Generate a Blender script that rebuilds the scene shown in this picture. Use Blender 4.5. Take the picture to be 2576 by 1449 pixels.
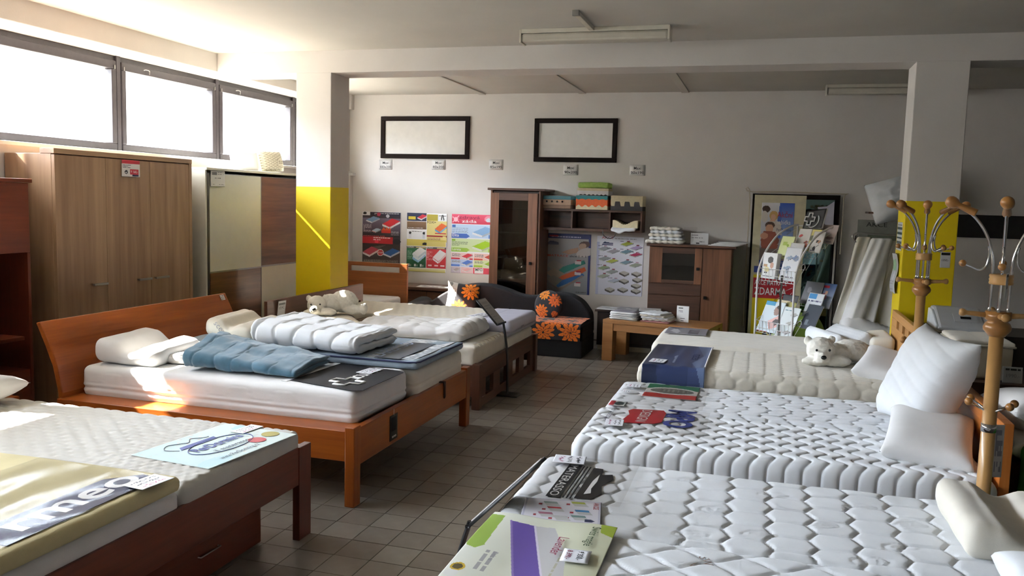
import bpy, bmesh, math, random
import numpy as np
from mathutils import Matrix, Vector, Euler

for _o in list(bpy.data.objects):
    bpy.data.objects.remove(_o)
sc = bpy.context.scene
COL = sc.collection
rng = np.random.default_rng(7)
random.seed(7)

# ------------------------------------------------------------------ camera
H = 1.70
yaw, pitch, roll = -0.287393, 0.101809, 0.027409
_f = Vector((math.sin(yaw)*math.cos(pitch), math.cos(yaw)*math.cos(pitch), -math.sin(pitch)))
_r = Vector((math.cos(yaw), -math.sin(yaw), 0)); _d = _f.cross(_r)
_r2 = _r*math.cos(roll) - _d*math.sin(roll)
_d2 = _r*math.sin(roll) + _d*math.cos(roll)
cam = bpy.data.cameras.new('camera'); camo = bpy.data.objects.new('camera', cam); COL.objects.link(camo)
cam.sensor_width = 36; cam.lens = 36*2134.4/2576; cam.clip_start = .05; cam.clip_end = 200
camo.matrix_world = Matrix(((_r2.x, -_d2.x, -_f.x, 0), (_r2.y, -_d2.y, -_f.y, 0), (_r2.z, -_d2.z, -_f.z, H), (0, 0, 0, 1)))
sc.camera = camo

# ------------------------------------------------------------------ light
world = bpy.data.worlds.new('hazy_sky'); sc.world = world; world.use_nodes = True
_wn, _wl = world.node_tree.nodes, world.node_tree.links
_bg = _wn['Background']
_wt = _wn.new('ShaderNodeTexCoord'); _wx = _wn.new('ShaderNodeSeparateXYZ'); _wr_ = _wn.new('ShaderNodeValToRGB')
_wl.new(_wt.outputs['Generated'], _wx.inputs[0]); _wm = _wn.new('ShaderNodeMath'); _wm.operation = 'MULTIPLY_ADD'; _wm.inputs[1].default_value = .5; _wm.inputs[2].default_value = .5
_wl.new(_wx.outputs['Z'], _wm.inputs[0]); _wl.new(_wm.outputs[0], _wr_.inputs['Fac'])
_wr_.color_ramp.elements[0].position = .49; _wr_.color_ramp.elements[0].color = (.30, .27, .22, 1)      # sunlit ground
_wr_.color_ramp.elements[1].position = .51; _wr_.color_ramp.elements[1].color = (.84, .92, 1.0, 1)      # hazy sky
_wl.new(_wr_.outputs[0], _bg.inputs[0]); _bg.inputs[1].default_value = 52.0
sun = bpy.data.lights.new('sun', 'SUN'); sun.energy = 190; sun.angle = math.radians(0.7); sun.color = (1, .93, .80)
suno = bpy.data.objects.new('sun', sun); COL.objects.link(suno)
suno.rotation_euler = Vector((1.063, .18, -1)).to_track_quat('-Z', 'Y').to_euler()
WIN_MULL = [-2.55, -1.05, .45, 1.50, 3.10, 4.80, 6.57, 8.04, 9.6, 9.97]     # window posts along the left wall
for a, b in zip(WIN_MULL[:-1], WIN_MULL[1:]):
    li = bpy.data.lights.new('window_portal', 'AREA'); li.shape = 'RECTANGLE'; li.size = .66; li.size_y = b-a-.16
    li.cycles.is_portal = True
    lo = bpy.data.objects.new('window_portal', li); COL.objects.link(lo)
    lo.location = (-5.76, (a+b)/2, 2.46); lo.rotation_euler = Vector((1, 0, 0)).to_track_quat('-Z', 'Y').to_euler()
vs = sc.view_settings
vs.view_transform = 'Standard'; vs.look = 'None'; vs.gamma = 1; vs.use_curve_mapping = False; vs.exposure = 0.22
sc.cycles.use_denoising = True; sc.cycles.use_adaptive_sampling = True; sc.cycles.adaptive_threshold = .03
sc.cycles.max_bounces = 6; sc.cycles.diffuse_bounces = 3; sc.cycles.transparent_max_bounces = 8
sc.cycles.sample_clamp_indirect = 8

# ------------------------------------------------------------------ helpers: colour, materials
def lin(h):
    h = h.lstrip('#'); h = ''.join(c*2 for c in h) if len(h) == 3 else h; v = [int(h[i:i+2], 16)/255 for i in (0, 2, 4)]
    return tuple(c/12.92 if c <= .04045 else ((c+.055)/1.055)**2.4 for c in v)
def hexs(h): return (*lin(h), 1)
MATS = {}
def new_mat(key):
    m = bpy.data.materials.new(key); m.use_nodes = True; MATS[key] = m
    return m, m.node_tree.nodes, m.node_tree.links, m.node_tree.nodes['Principled BSDF']
def plain(key, col, rough=.6, metal=0, noise=.06, nscale=12, bump=0, bscale=300, sheen=0, coat=0, spec=.5, alpha=1):
    if key in MATS: return MATS[key]
    m, N, L, P = new_mat(key)
    P.inputs['Roughness'].default_value = rough; P.inputs['Metallic'].default_value = metal
    P.inputs['Specular IOR Level'].default_value = spec
    if sheen: P.inputs['Sheen Weight'].default_value = sheen
    if coat: P.inputs['Coat Weight'].default_value = coat
    tc = N.new('ShaderNodeTexCoord')
    nz = N.new('ShaderNodeTexNoise'); nz.inputs['Scale'].default_value = nscale; nz.inputs['Detail'].default_value = 4
    L.new(tc.outputs['Object'], nz.inputs['Vector'])
    rp = N.new('ShaderNodeValToRGB'); c = lin(col)
    rp.color_ramp.elements[0].color = (*[x*(1-noise*2) for x in c], 1); rp.color_ramp.elements[1].color = (*[min(1, x*(1+noise*2)) for x in c], 1)
    rp.color_ramp.elements[0].position = .25; rp.color_ramp.elements[1].position = .75
    L.new(nz.outputs['Fac'], rp.inputs['Fac']); L.new(rp.outputs['Color'], P.inputs['Base Color'])
    if bump:
        n2 = N.new('ShaderNodeTexNoise'); n2.inputs['Scale'].default_value = bscale; n2.inputs['Detail'].default_value = 3
        L.new(tc.outputs['Object'], n2.inputs['Vector'])
        b = N.new('ShaderNodeBump'); b.inputs['Strength'].default_value = bump; b.inputs['Distance'].default_value = .004
        L.new(n2.outputs['Fac'], b.inputs['Height']); L.new(b.outputs['Normal'], P.inputs['Normal'])
    return m
def wood(key, c1, c2, grain='z', rough=.38, fine=60, coarse=7, bands=0):
    """wood stretched along the grain axis"""
    if key in MATS: return MATS[key]
    m, N, L, P = new_mat(key); P.inputs['Roughness'].default_value = rough
    tc = N.new('ShaderNodeTexCoord'); mp = N.new('ShaderNodeMapping')
    s = [1, 1, 1]; s['xyz'.index(grain)] = .06; mp.inputs['Scale'].default_value = s
    L.new(tc.outputs['Object'], mp.inputs['Vector'])
    n1 = N.new('ShaderNodeTexNoise'); n1.inputs['Scale'].default_value = coarse; n1.inputs['Detail'].default_value = 5; n1.inputs['Distortion'].default_value = .6
    n2 = N.new('ShaderNodeTexNoise'); n2.inputs['Scale'].default_value = fine; n2.inputs['Detail'].default_value = 3
    L.new(mp.outputs[0], n1.inputs['Vector']); L.new(mp.outputs[0], n2.inputs['Vector'])
    mx = N.new('ShaderNodeMath'); mx.operation = 'MULTIPLY_ADD'; mx.inputs[1].default_value = .35
    L.new(n2.outputs['Fac'], mx.inputs[0]); 
    m2 = N.new('ShaderNodeMath'); m2.operation = 'MULTIPLY'; m2.inputs[1].default_value = .7
    L.new(n1.outputs['Fac'], m2.inputs[0]); L.new(m2.outputs[0], mx.inputs[2])
    rp = N.new('ShaderNodeValToRGB'); rp.color_ramp.elements[0].color = hexs(c1); rp.color_ramp.elements[1].color = hexs(c2)
    rp.color_ramp.elements[0].position = .33; rp.color_ramp.elements[1].position = .70
    L.new(mx.outputs[0], rp.inputs['Fac']); L.new(rp.outputs['Color'], P.inputs['Base Color'])
    b = N.new('ShaderNodeBump'); b.inputs['Strength'].default_value = .12; b.inputs['Distance'].default_value = .002
    L.new(n2.outputs['Fac'], b.inputs['Height']); L.new(b.outputs['Normal'], P.inputs['Normal'])
    return m
def vcol(key='printed_colour', rough=.45, sheen=0, coat=0):
    """colour held per face corner: flat print on paper and cloth"""
    if key in MATS: return MATS[key]
    m, N, L, P = new_mat(key); P.inputs['Roughness'].default_value = rough
    if sheen: P.inputs['Sheen Weight'].default_value = sheen
    if coat: P.inputs['Coat Weight'].default_value = coat
    a = N.new('ShaderNodeAttribute'); a.attribute_name = 'Col'; L.new(a.outputs['Color'], P.inputs['Base Color'])
    return m
def clear(key, tint=(1, 1, 1), gloss=.08, rough=.02, fres=.5):
    """thin clear sheet: mostly transparent with a mirror part"""
    if key in MATS: return MATS[key]
    m = bpy.data.materials.new(key); m.use_nodes = True; MATS[key] = m; N = m.node_tree.nodes; L = m.node_tree.links
    N.remove(N['Principled BSDF']); out = N['Material Output']
    t = N.new('ShaderNodeBsdfTransparent'); t.inputs[0].default_value = (*tint, 1)
    g = N.new('ShaderNodeBsdfGlossy'); g.inputs['Roughness'].default_value = rough
    mx = N.new('ShaderNodeMixShader'); lw = N.new('ShaderNodeLayerWeight'); lw.inputs[0].default_value = .35
    ml = N.new('ShaderNodeMath'); ml.operation = 'MULTIPLY_ADD'; ml.inputs[1].default_value = fres; ml.inputs[2].default_value = gloss
    L.new(lw.outputs['Fresnel'], ml.inputs[0]); L.new(ml.outputs[0], mx.inputs[0]); L.new(t.outputs[0], mx.inputs[1]); L.new(g.outputs[0], mx.inputs[2]); L.new(mx.outputs[0], out.inputs[0])
    return m

# ------------------------------------------------------------------ helpers: objects
def tag(o, label=None, cat=None, group=None, kind=None):
    if label: o['label'] = label
    if cat: o['category'] = cat
    if group: o['group'] = group
    if kind: o['kind'] = kind
    return o
def thing(name, label, cat, loc=(0, 0, 0), rotz=0, group=None, kind=None):
    o = bpy.data.objects.new(name, None); COL.objects.link(o); o.empty_display_size = .05
    o.location = loc; o.rotation_euler = (0, 0, rotz)
    o['_loc'] = list(loc); o['_rz'] = rotz
    return tag(o, label, cat, group, kind)
def root_of(o):
    while o.parent: o = o.parent
    return o
def link(name, me, mat, parent=None, world=True, smooth=False, loc=None, rot=None):
    """world=True: mesh coordinates are world ones, kept under the parent"""
    o = bpy.data.objects.new(name, me); COL.objects.link(o)
    if mat is not None and not me.materials: me.materials.append(mat if not isinstance(mat, str) else MATS[mat])
    if smooth and len(me.polygons):
        me.polygons.foreach_set('use_smooth', [True]*len(me.polygons))
    if loc is not None: o.location = loc
    if rot is not None: o.rotation_euler = rot
    if parent is not None:
        o.parent = parent
        if world:
            r = root_of(parent); mw = Matrix.Translation(Vector(r['_loc'])) @ Matrix.Rotation(r['_rz'], 4, 'Z') if '_loc' in r else Matrix.Identity(4)
            if parent is r: o.matrix_parent_inverse = mw.inverted()
            # a sub-part: its parent already sits at world coordinates
    return o
def mesh(name, v, f):
    me = bpy.data.meshes.new(name); v = np.asarray(v, dtype=np.float32)
    if isinstance(f, np.ndarray) and f.ndim == 2:
        n, k = f.shape
        me.vertices.add(len(v)); me.vertices.foreach_set('co', v.ravel())
        me.loops.add(n*k); me.loops.foreach_set('vertex_index', f.astype(np.int32).ravel())
        me.polygons.add(n); me.polygons.foreach_set('loop_start', np.arange(0, n*k, k, dtype=np.int32))
        me.update(calc_edges=True)
    else:
        me.from_pydata([tuple(map(float, p)) for p in v], [], [tuple(map(int, q)) for q in f]); me.update()
    return me
def bevel(o, w=.004, seg=2):
    m = o.modifiers.new('bevel', 'BEVEL'); m.width = w; m.segments = seg; m.limit_method = 'ANGLE'; m.angle_limit = math.radians(40)
    return o
BOXF = [(0, 3, 2, 1), (4, 5, 6, 7), (0, 1, 5, 4), (1, 2, 6, 5), (2, 3, 7, 6), (3, 0, 4, 7)]
def boxv(lo, hi):
    x0, y0, z0 = lo; x1, y1, z1 = hi
    return [(x0, y0, z0), (x1, y0, z0), (x1, y1, z0), (x0, y1, z0), (x0, y0, z1), (x1, y0, z1), (x1, y1, z1), (x0, y1, z1)]
def box(name, lo, hi, mat, parent=None, bev=.003, world=True):
    o = link(name, mesh(name, boxv(lo, hi), BOXF), mat, parent, world)
    if bev: bevel(o, bev)
    return o
def prism(name, pts, axis, a, b, mat, parent=None, bev=.003, world=True, smooth=False):
    """polygon pts (two coordinates) extruded along axis from a to b"""
    def P(p, t):
        return {'x': (t, p[0], p[1]), 'y': (p[0], t, p[1]), 'z': (p[0], p[1], t)}[axis]
    n = len(pts); v = [P(p, a) for p in pts]+[P(p, b) for p in pts]
    f = [tuple(range(n)), tuple(range(2*n-1, n-1, -1))]+[(i, i+n, (i+1) % n+n, (i+1) % n) for i in range(n)]
    me = mesh(name, v, f)
    bm = bmesh.new(); bm.from_mesh(me); bmesh.ops.recalc_face_normals(bm, faces=bm.faces); bm.to_mesh(me); bm.free()
    o = link(name, me, mat, parent, world)
    if bev: bevel(o, bev)
    return o
def tube_mesh(pts, r, n=10, closed=False, caps=True):
    """tube of radius r (number or list) along points"""
    P = [Vector(p) for p in pts]; m = len(P); rs = r if hasattr(r, '__len__') else [r]*m
    v = []; f = []; up = None
    for i, p in enumerate(P):
        if closed: t = (P[(i+1) % m]-P[i-1]).normalized()
        else: t = (P[min(i+1, m-1)]-P[max(i-1, 0)]).normalized()
        if up is None:
            up = Vector((0, 0, 1)) if abs(t.z) < .9 else Vector((1, 0, 0))
        a = (up - t*up.dot(t)).normalized(); b = t.cross(a); up = a
        for k in range(n):
            w = 2*math.pi*k/n; v.append(p+(a*math.cos(w)+b*math.sin(w))*rs[i])
    for i in range(m if closed else m-1):
        j = (i+1) % m
        for k in range(n): f.append((i*n+k, j*n+k, j*n+(k+1) % n, i*n+(k+1) % n)[::-1])
    if caps and not closed: f += [tuple(range(n)), tuple(range(m*n-1, (m-1)*n-1, -1))]
    return v, f
def tube(name, pts, r, mat, parent=None, n=10, world=True, closed=False):
    v, f = tube_mesh(pts, r, n, closed); return link(name, mesh(name, v, f), mat, parent, world, smooth=True)
def smooth_path(pts, k=6):
    """Catmull-Rom through points"""
    P = [Vector(p) for p in pts]; out = []
    for i in range(len(P)-1):
        p0, p1, p2, p3 = P[max(i-1, 0)], P[i], P[i+1], P[min(i+2, len(P)-1)]
        for j in range(k):
            t = j/k
            out.append(.5*((2*p1)+(p2-p0)*t+(2*p0-5*p1+4*p2-p3)*t*t+(3*p1-p0-3*p2+p3)*t**3))
    out.append(P[-1]); return out
def lathe(name, prof, centre, mat, parent=None, n=20, world=True, axis=None):
    """prof: (radius, height) pairs, closed at both ends by zero radius"""
    v = []; f = []
    for (r, z) in prof:
        for k in range(n):
            w = 2*math.pi*k/n; v.append(Vector((r*math.cos(w), r*math.sin(w), z)))
    if axis is not None:
        q = Vector((0, 0, 1)).rotation_difference(Vector(axis)); v = [q @ p for p in v]
    v = [p+Vector(centre) for p in v]
    for i in range(len(prof)-1):
        for k in range(n): f.append((i*n+k, i*n+(k+1) % n, (i+1)*n+(k+1) % n, (i+1)*n+k))
    me = mesh(name, v, f); bm = bmesh.new(); bm.from_mesh(me); bmesh.ops.remove_doubles(bm, verts=bm.verts, dist=1e-5); bmesh.ops.recalc_face_normals(bm, faces=bm.faces); bm.to_mesh(me); bm.free()
    return link(name, me, mat, parent, world, smooth=True)
def ball_profile(r, z0, sx=1, n=9):
    return [(r*math.sin(math.pi*i/n)*sx, z0-r*math.cos(math.pi*i/n)) for i in range(n+1)]

def lattice(nx, ny, nz):
    """surface lattice of a box: integer points and outward quads"""
    key = {}; pts = []; faces = []
    S = (nx+1, ny+1, nz+1)
    allk = []; quads = []
    def add(I, J, K, flip):
        k = (I*S[1]+J)*S[2]+K
        q = np.stack([k[:-1, :-1], k[1:, :-1], k[1:, 1:], k[:-1, 1:]], -1).reshape(-1, 4)
        quads.append(q[:, ::-1] if flip else q)
    i, j, k = np.arange(nx+1), np.arange(ny+1), np.arange(nz+1)
    A, B = np.meshgrid(i, j, indexing='ij'); add(A, B, np.full_like(A, nz), False); add(A, B, np.zeros_like(A), True)
    A, B = np.meshgrid(i, k, indexing='ij'); add(A, np.zeros_like(A), B, False); add(A, np.full_like(A, ny), B, True)
    A, B = np.meshgrid(j, k, indexing='ij'); add(np.full_like(A, nx), A, B, False); add(np.zeros_like(A), A, B, True)
    q = np.concatenate(quads); u, inv = np.unique(q, return_inverse=True); q = inv.reshape(q.shape)
    K = u % S[2]; J = (u//S[2]) % S[1]; I = u//(S[1]*S[2])
    return np.stack([I, J, K], -1), q
def rbox(lo, hi, r, res, resz=None):
    """rounded box: points, quads, outward normals"""
    lo, hi = np.array(lo, float), np.array(hi, float); d = hi-lo
    rz = resz or res
    n = [max(4, int(round(d[0]/res))), max(4, int(round(d[1]/res))), max(3, int(round(d[2]/rz)))]
    I, Q = lattice(*n); p = lo+I/np.array(n)*d
    r = min(r, d.min()/2*.98)
    c = np.clip(p, lo+r, hi-r); e = p-c; L = np.linalg.norm(e, axis=1, keepdims=True); N = e/np.maximum(L, 1e-9)
    return c+N*r, Q, N
def soft(name, lo, hi, r, res, mat, parent=None, disp=None, warp=None, resz=None, world=True, post=None):
    P, Q, N = rbox(lo, hi, r, res, resz)
    if disp is not None: P = P+N*disp(P, N)[:, None]
    if warp is not None: P = warp(P, N)
    return link(name, mesh(name, P, Q), mat, parent, world, smooth=True)
def paint(me, cols):
    """cols: one linear rgb per face"""
    n = np.empty(len(me.polygons), np.int32); me.polygons.foreach_get('loop_total', n)
    a = me.color_attributes.new('Col', 'FLOAT_COLOR', 'CORNER')
    c = np.ones((len(me.loops), 4), np.float32); c[:, :3] = np.repeat(cols, n, axis=0); a.data.foreach_set('color', c.ravel())

def vnoise(P, s, seed=0):
    """smooth value noise of 3-D points, -1..1"""
    q = np.asarray(P)*s+seed*17.31; i = np.floor(q).astype(np.int64); f = q-i; f = f*f*(3-2*f)
    def h(a, b, c):
        n = (a*374761393+b*668265263+c*2147483647+seed*144665) & 0xffffffff
        n = ((n ^ (n >> 13))*1274126177) & 0xffffffff
        return ((n ^ (n >> 16)) & 0xffff)/32767.5-1
    r = 0
    for a in (0, 1):
        for b in (0, 1):
            for c in (0, 1):
                w = (f[:, 0] if a else 1-f[:, 0])*(f[:, 1] if b else 1-f[:, 1])*(f[:, 2] if c else 1-f[:, 2])
                r = r+w*h(i[:, 0]+a, i[:, 1]+b, i[:, 2]+c)
    return r
def cells(u, v, pu, pv, hgt, w):
    """staggered cells, pitch pu x pv (every second column shifted): puffed height"""
    best = np.full(u.shape, 9e9); sec = best.copy()
    cu = np.round(u/pu)
    for d in (-1, 0, 1):
        c = cu+d; off = np.where(np.mod(c, 2) == 0, 0, .5)
        rv = np.round(v/pv-off)
        for e in (-1, 0, 1):
            x = u/pu-c; y = (v/pv-off-(rv+e))*.95
            D = np.sqrt(x*x+y*y); m = D < best
            sec = np.where(m, best, np.minimum(sec, D)); best = np.where(m, D, best)
    return hgt*(1-np.exp(-(sec-best)/w))

# ---- text -------------------------------------------------------------------
def text(name, s, origin, udir, vdir, w, mat, parent, h=None, raise_=.0008, world=True, align='L', bold=0):
    """mesh lettering fitted to width w, baseline at origin along udir, up along vdir"""
    cu = bpy.data.curves.new('t', 'FONT'); cu.body = s; cu.size = 1; cu.offset = bold
    cu.resolution_u = 3
    o = bpy.data.objects.new('t', cu); COL.objects.link(o)
    dg = bpy.context.evaluated_depsgraph_get()
    me = bpy.data.meshes.new_from_object(o.evaluated_get(dg)); bpy.data.objects.remove(o); bpy.data.curves.remove(cu)
    n = len(me.vertices); co = np.empty(n*3, np.float32); me.vertices.foreach_get('co', co); co = co.reshape(-1, 3)
    x0, x1 = co[:, 0].min(), co[:, 0].max(); y0, y1 = co[:, 1].min(), co[:, 1].max()
    k = w/(x1-x0); ky = k if h is None else h/(y1-min(0, y0) if y1 > 0 else 1)
    u, v = Vector(udir).normalized(), Vector(vdir).normalized(); nn = u.cross(v)
    if align == 'C': ox = -(x0+x1)/2
    else: ox = -x0
    U, V, Nn, O = np.array(u), np.array(v), np.array(nn), np.array(origin, float)
    P = O+np.outer((co[:, 0]+ox)*k, U)+np.outer(co[:, 1]*ky, V)+Nn*raise_
    me.vertices.foreach_set('co', P.astype(np.float32).ravel()); me.update()
    me.materials.clear(); me.name = name
    return link(name, me, mat, parent, world)

# ---- raster prints ------------------------------------------------------------
class Raster:
    def __init__(s, w, h, bg='#ffffff'):
        s.w, s.h = w, h; s.a = np.empty((h, w, 3)); s.a[:] = lin(bg)
        y, x = np.mgrid[0:h, 0:w]; s.x = (x+.5)/w; s.y = 1-(y+.5)/h       # 0..1, y up
    def put(s, m, c, al=1): s.a[m] = s.a[m]*(1-al)+np.array(lin(c))*al
    def rect(s, x0, y0, x1, y1, c, al=1): s.put((s.x >= x0) & (s.x <= x1) & (s.y >= y0) & (s.y <= y1), c, al); return s
    def ell(s, cx, cy, rx, ry, c, rot=0, al=1):
        dx, dy = s.x-cx, (s.y-cy); q = s.h/s.w
        X = dx*math.cos(rot)+dy*q*math.sin(rot); Y = -dx*math.sin(rot)+dy*q*math.cos(rot)
        s.put((X/rx)**2+(Y/(ry*q))**2 <= 1, c, al); return s
    def poly(s, pts, c, al=1):
        ins = np.zeros(s.x.shape, bool); n = len(pts)
        for i in range(n):
            (x0, y0), (x1, y1) = pts[i], pts[(i+1) % n]
            if y0 == y1: continue
            cr = ((s.y >= min(y0, y1)) & (s.y < max(y0, y1))) & (s.x < x0+(s.y-y0)*(x1-x0)/(y1-y0)); ins ^= cr
        s.put(ins, c, al); return s
    def line(s, x0, y0, x1, y1, w, c):
        q = s.h/s.w; ax, ay, bx, by = x0, y0*q, x1, y1*q; X, Y = s.x, s.y*q
        t = np.clip(((X-ax)*(bx-ax)+(Y-ay)*(by-ay))/max(1e-9, (bx-ax)**2+(by-ay)**2), 0, 1)
        s.put(np.hypot(X-ax-t*(bx-ax), Y-ay-t*(by-ay)) < w, c); return s
    def lines_text(s, x0, y0, x1, y1, n, c, seed=0, fill=.55):
        """unreadably small print: broken dashes"""
        r = random.Random(seed); dy = (y1-y0)/n
        for i in range(n):
            x = x0; yy = y1-(i+.75)*dy
            while x < x1-.01:
                l = r.uniform(.02, .07); s.rect(x, yy, min(x+l, x1), yy+dy*fill, c); x += l+.012
                if r.random() < .05: break
        return s
    def mattress(s, x, y, w, h, top, side, dark='#556'):
        """a slab drawn in perspective"""
        s.poly([(x, y+h*.45), (x+w*.55, y+h), (x+w, y+h*.75), (x+w*.42, y+h*.18)], top)
        s.poly([(x, y+h*.45), (x+w*.42, y+h*.18), (x+w*.42, y), (x, y+h*.27)], side)
        s.poly([(x+w*.42, y+h*.18), (x+w, y+h*.75), (x+w, y+h*.57), (x+w*.42, y)], dark); return s
    def grad(s, x0, y0, x1, y1, c0, c1, ax='y'):
        m = (s.x >= x0) & (s.x <= x1) & (s.y >= y0) & (s.y <= y1)
        t = ((s.y-y0)/(y1-y0) if ax == 'y' else (s.x-x0)/(x1-x0))[m][:, None]
        s.a[m] = np.array(lin(c0))*(1-t)+np.array(lin(c1))*t; return s
def sheet(name, R, origin, udir, vdir, w, h, parent=None, thick=.0015, mat=None, bend=None, world=True, edge=.75):
    """a printed sheet: front grid coloured by the raster, with a back and edges"""
    nx, ny = R.w, R.h
    U, V = np.array(Vector(udir).normalized()), np.array(Vector(vdir).normalized()); Nn = np.cross(U, V); O = np.array(origin, float)
    jj, ii = np.mgrid[0:ny+1, 0:nx+1]; a, b = ii/nx, 1-jj/ny
    P = O+a[..., None]*w*U+b[..., None]*h*V
    if bend is not None: P = P+bend(a, b)[..., None]*Nn
    P = P.reshape(-1, 3); k = (jj*(nx+1)+ii)
    q = np.stack([k[1:, :-1], k[1:, 1:], k[:-1, 1:], k[:-1, :-1]], -1).reshape(-1, 4)
    ring = np.concatenate([k[0, :], k[1:, -1], k[-1, -2::-1], k[-2:0:-1, 0]])
    n0 = len(P); back = P[ring]-Nn*thick; P = np.concatenate([P, back]); m = len(ring)
    bi = n0+np.arange(m); q2 = np.stack([ring, np.roll(ring, -1), np.roll(bi, -1), bi], -1)
    me = mesh(name, P, np.concatenate([q, q2]))
    cols = np.concatenate([R.a.reshape(-1, 3), np.repeat(np.array([[edge, edge, edge*.97]]), m, 0)])
    paint(me, cols)
    return link(name, me, mat or vcol(), parent, world)
def blank(w, h, c='#f4f4f2'): return Raster(w, h, c)

# ------------------------------------------------------------------ materials
plain('wall_white', '#dbd5cf', .85, noise=.02, nscale=3, bump=.15, bscale=60)
plain('ceiling_white', '#c9c4bb', .9, noise=.02, nscale=2, bump=.1, bscale=40)
plain('yellow_paint', '#e6cb00', .5, noise=.02, nscale=4, bump=.1, bscale=60)
plain('white_paint', '#e8e6e2', .7, noise=.02)
plain('frame_dark', '#2b2629', .45, noise=.12, nscale=20)
plain('grout', '#4a443c', .9)
plain('black_metal', '#16171b', .4)
plain('black_gloss', '#0b0b0d', .25)
plain('chrome', '#d8dade', .12, metal=1, noise=0)
plain('steel', '#9c9a96', .35, metal=1, noise=.02)
plain('paper', '#f2f2f2', .6, noise=.01)
plain('ink_black', '#14141a', .6, noise=0)
plain('ink_navy', '#1c2450', .6, noise=0)
plain('ink_grey', '#8c8c90', .6, noise=0)
plain('ink_white', '#f6f6f6', .5, noise=0)
plain('ink_red', '#b4202c', .5, noise=0)
plain('ink_blue', '#2c3f90', .5, noise=0)
plain('ink_crimson', '#8c1640', .5, noise=0)
plain('ink_lightblue', '#9fb6d8', .5, noise=0)
plain('ink_green', '#2d4a20', .5, noise=0)
plain('ink_orange', '#d0562a', .5, noise=0)
plain('fabric_white', '#ecebea', .9, noise=.015, bump=.25, bscale=500, sheen=.2)
plain('fabric_cool', '#e8ebee', .9, noise=.015, bump=.25, bscale=500, sheen=.2)
plain('fabric_cream', '#e6e0d2', .9, noise=.02, bump=.25, bscale=500, sheen=.2)
plain('fabric_ivory', '#ddd6c6', .9, noise=.03, nscale=30, bump=.3, bscale=400, sheen=.2)
plain('fabric_beige', '#cbbfa8', .9, noise=.03, bump=.3, bscale=400, sheen=.2)
plain('plush', '#f3efe3', .95, noise=.02, nscale=60, bump=.45, bscale=220, sheen=.25)
plain('teal_cloth', '#3d6880', .8, noise=.08, nscale=25, bump=.3, bscale=300, sheen=.5)
plain('blue_grey_cloth', '#949faa', .75, noise=.08, nscale=14, bump=.25, bscale=300, sheen=.2)
plain('blue_grey_edge', '#8796a4', .75, noise=.05, nscale=14, bump=.2, bscale=300)
plain('topper_yellow', '#cec296', .85, noise=.03, nscale=10, bump=.25, bscale=400)
plain('foam_cream', '#ded2ae', .9, noise=.04, nscale=40, bump=.4, bscale=250)
plain('foam_grey', '#4c4c50', .9, noise=.04, nscale=40, bump=.4, bscale=250)
plain('foam_blue', '#6fb0c4', .9, noise=.04, nscale=40, bump=.4, bscale=250)
plain('foam_teal', '#3f7f86', .9, noise=.04, nscale=40, bump=.4, bscale=250)
plain('foam_orange', '#d8673c', .9, noise=.04, nscale=40, bump=.4, bscale=250)
plain('foam_green', '#a4c860', .9, noise=.08, nscale=40, bump=.4, bscale=250)
plain('foam_peach', '#dcc0a4', .9, noise=.04, nscale=40, bump=.4, bscale=250)
plain('foam_brownish', '#a8907e', .9, noise=.04, nscale=40, bump=.4, bscale=250)
plain('lime_cloth', '#9cbc50', .85, noise=.04, bump=.3, bscale=300)
plain('green_cloth', '#54a03a', .8, noise=.06, bump=.2, bscale=200)
plain('sofa_dark', '#1c1c22', .85, noise=.06, nscale=30, bump=.3, bscale=400)
plain('banner_black', '#1a1a1e', .7, noise=.02, spec=.2)
plain('cream_laminate', '#d9d7c8', .35, noise=.015)
plain('device_grey', '#b4b6b8', .4, noise=.02)
plain('alu', '#8f8f92', .35, metal=.8, noise=.03)
plain('strap', '#2a1a16', .7)
plain('diffuser', '#c8c2b4', .45, noise=.03)
plain('enamel', '#d6d0c0', .45, noise=.03)
plain('rack_white', '#eceae8', .35, noise=.01)
plain('turned_wood', '#bb9058', .3, noise=.08, nscale=9, coat=.3)
plain('turned_wood_dark', '#a4723c', .28, noise=.1, nscale=9, coat=.3)
plain('nose_black', '#121212', .25)
plain('lavender_wrap', '#ccccde', .35, noise=.02, nscale=6)
plain('lavender_wrap_grey', '#aeb0b4', .4, noise=.02, nscale=6)
wood('oak_light_z', '#80614a', '#a98a6c', 'z', .45, 30, 9)
wood('oak_light_y', '#80614a', '#a98a6c', 'y', .45, 30, 9)
wood('walnut_y', '#40261a', '#7a5038', 'y', .3, 50, 9)
wood('walnut_z', '#4a2e20', '#8a5c40', 'z', .35, 45, 8)
wood('walnut_x', '#3a261e', '#6b4a38', 'x', .38, 45, 8)
wood('red_brown_z', '#4c1c10', '#682e1a', 'z', .4)
wood('red_brown_y', '#501e0e', '#70321a', 'y', .38)
wood('red_brown_x', '#501e0e', '#70321a', 'x', .38)
wood('orange_y', '#7a350c', '#9f5418', 'y', .33)
wood('orange_x', '#7a350c', '#9f5418', 'x', .33)
wood('orange_z', '#7a350c', '#9f5418', 'z', .33)
wood('dark_brown_y', '#44281c', '#6a4230', 'y', .42)
wood('dark_brown_x', '#44281c', '#6a4230', 'x', .42)
wood('dark_brown_z', '#44281c', '#6a4230', 'z', .42)
wood('pine_y', '#b07a40', '#cf9c60', 'y', .4)
wood('pine_z', '#b07a40', '#cf9c60', 'z', .4)
wood('pine_x', '#b07a40', '#cf9c60', 'x', .4)
wood('table_wood', '#8f5f34', '#ab7a46', 'x', .4)
wood('honey_y', '#a85c20', '#c47a38', 'y', .4)
wood('honey_z', '#a85c20', '#c47a38', 'z', .4)
for _g in 'xyz': wood('amber_'+_g, '#74401c', '#945628', _g, .4)
wood('espresso_x', '#1e1512', '#33241e', 'x', .4)
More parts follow.
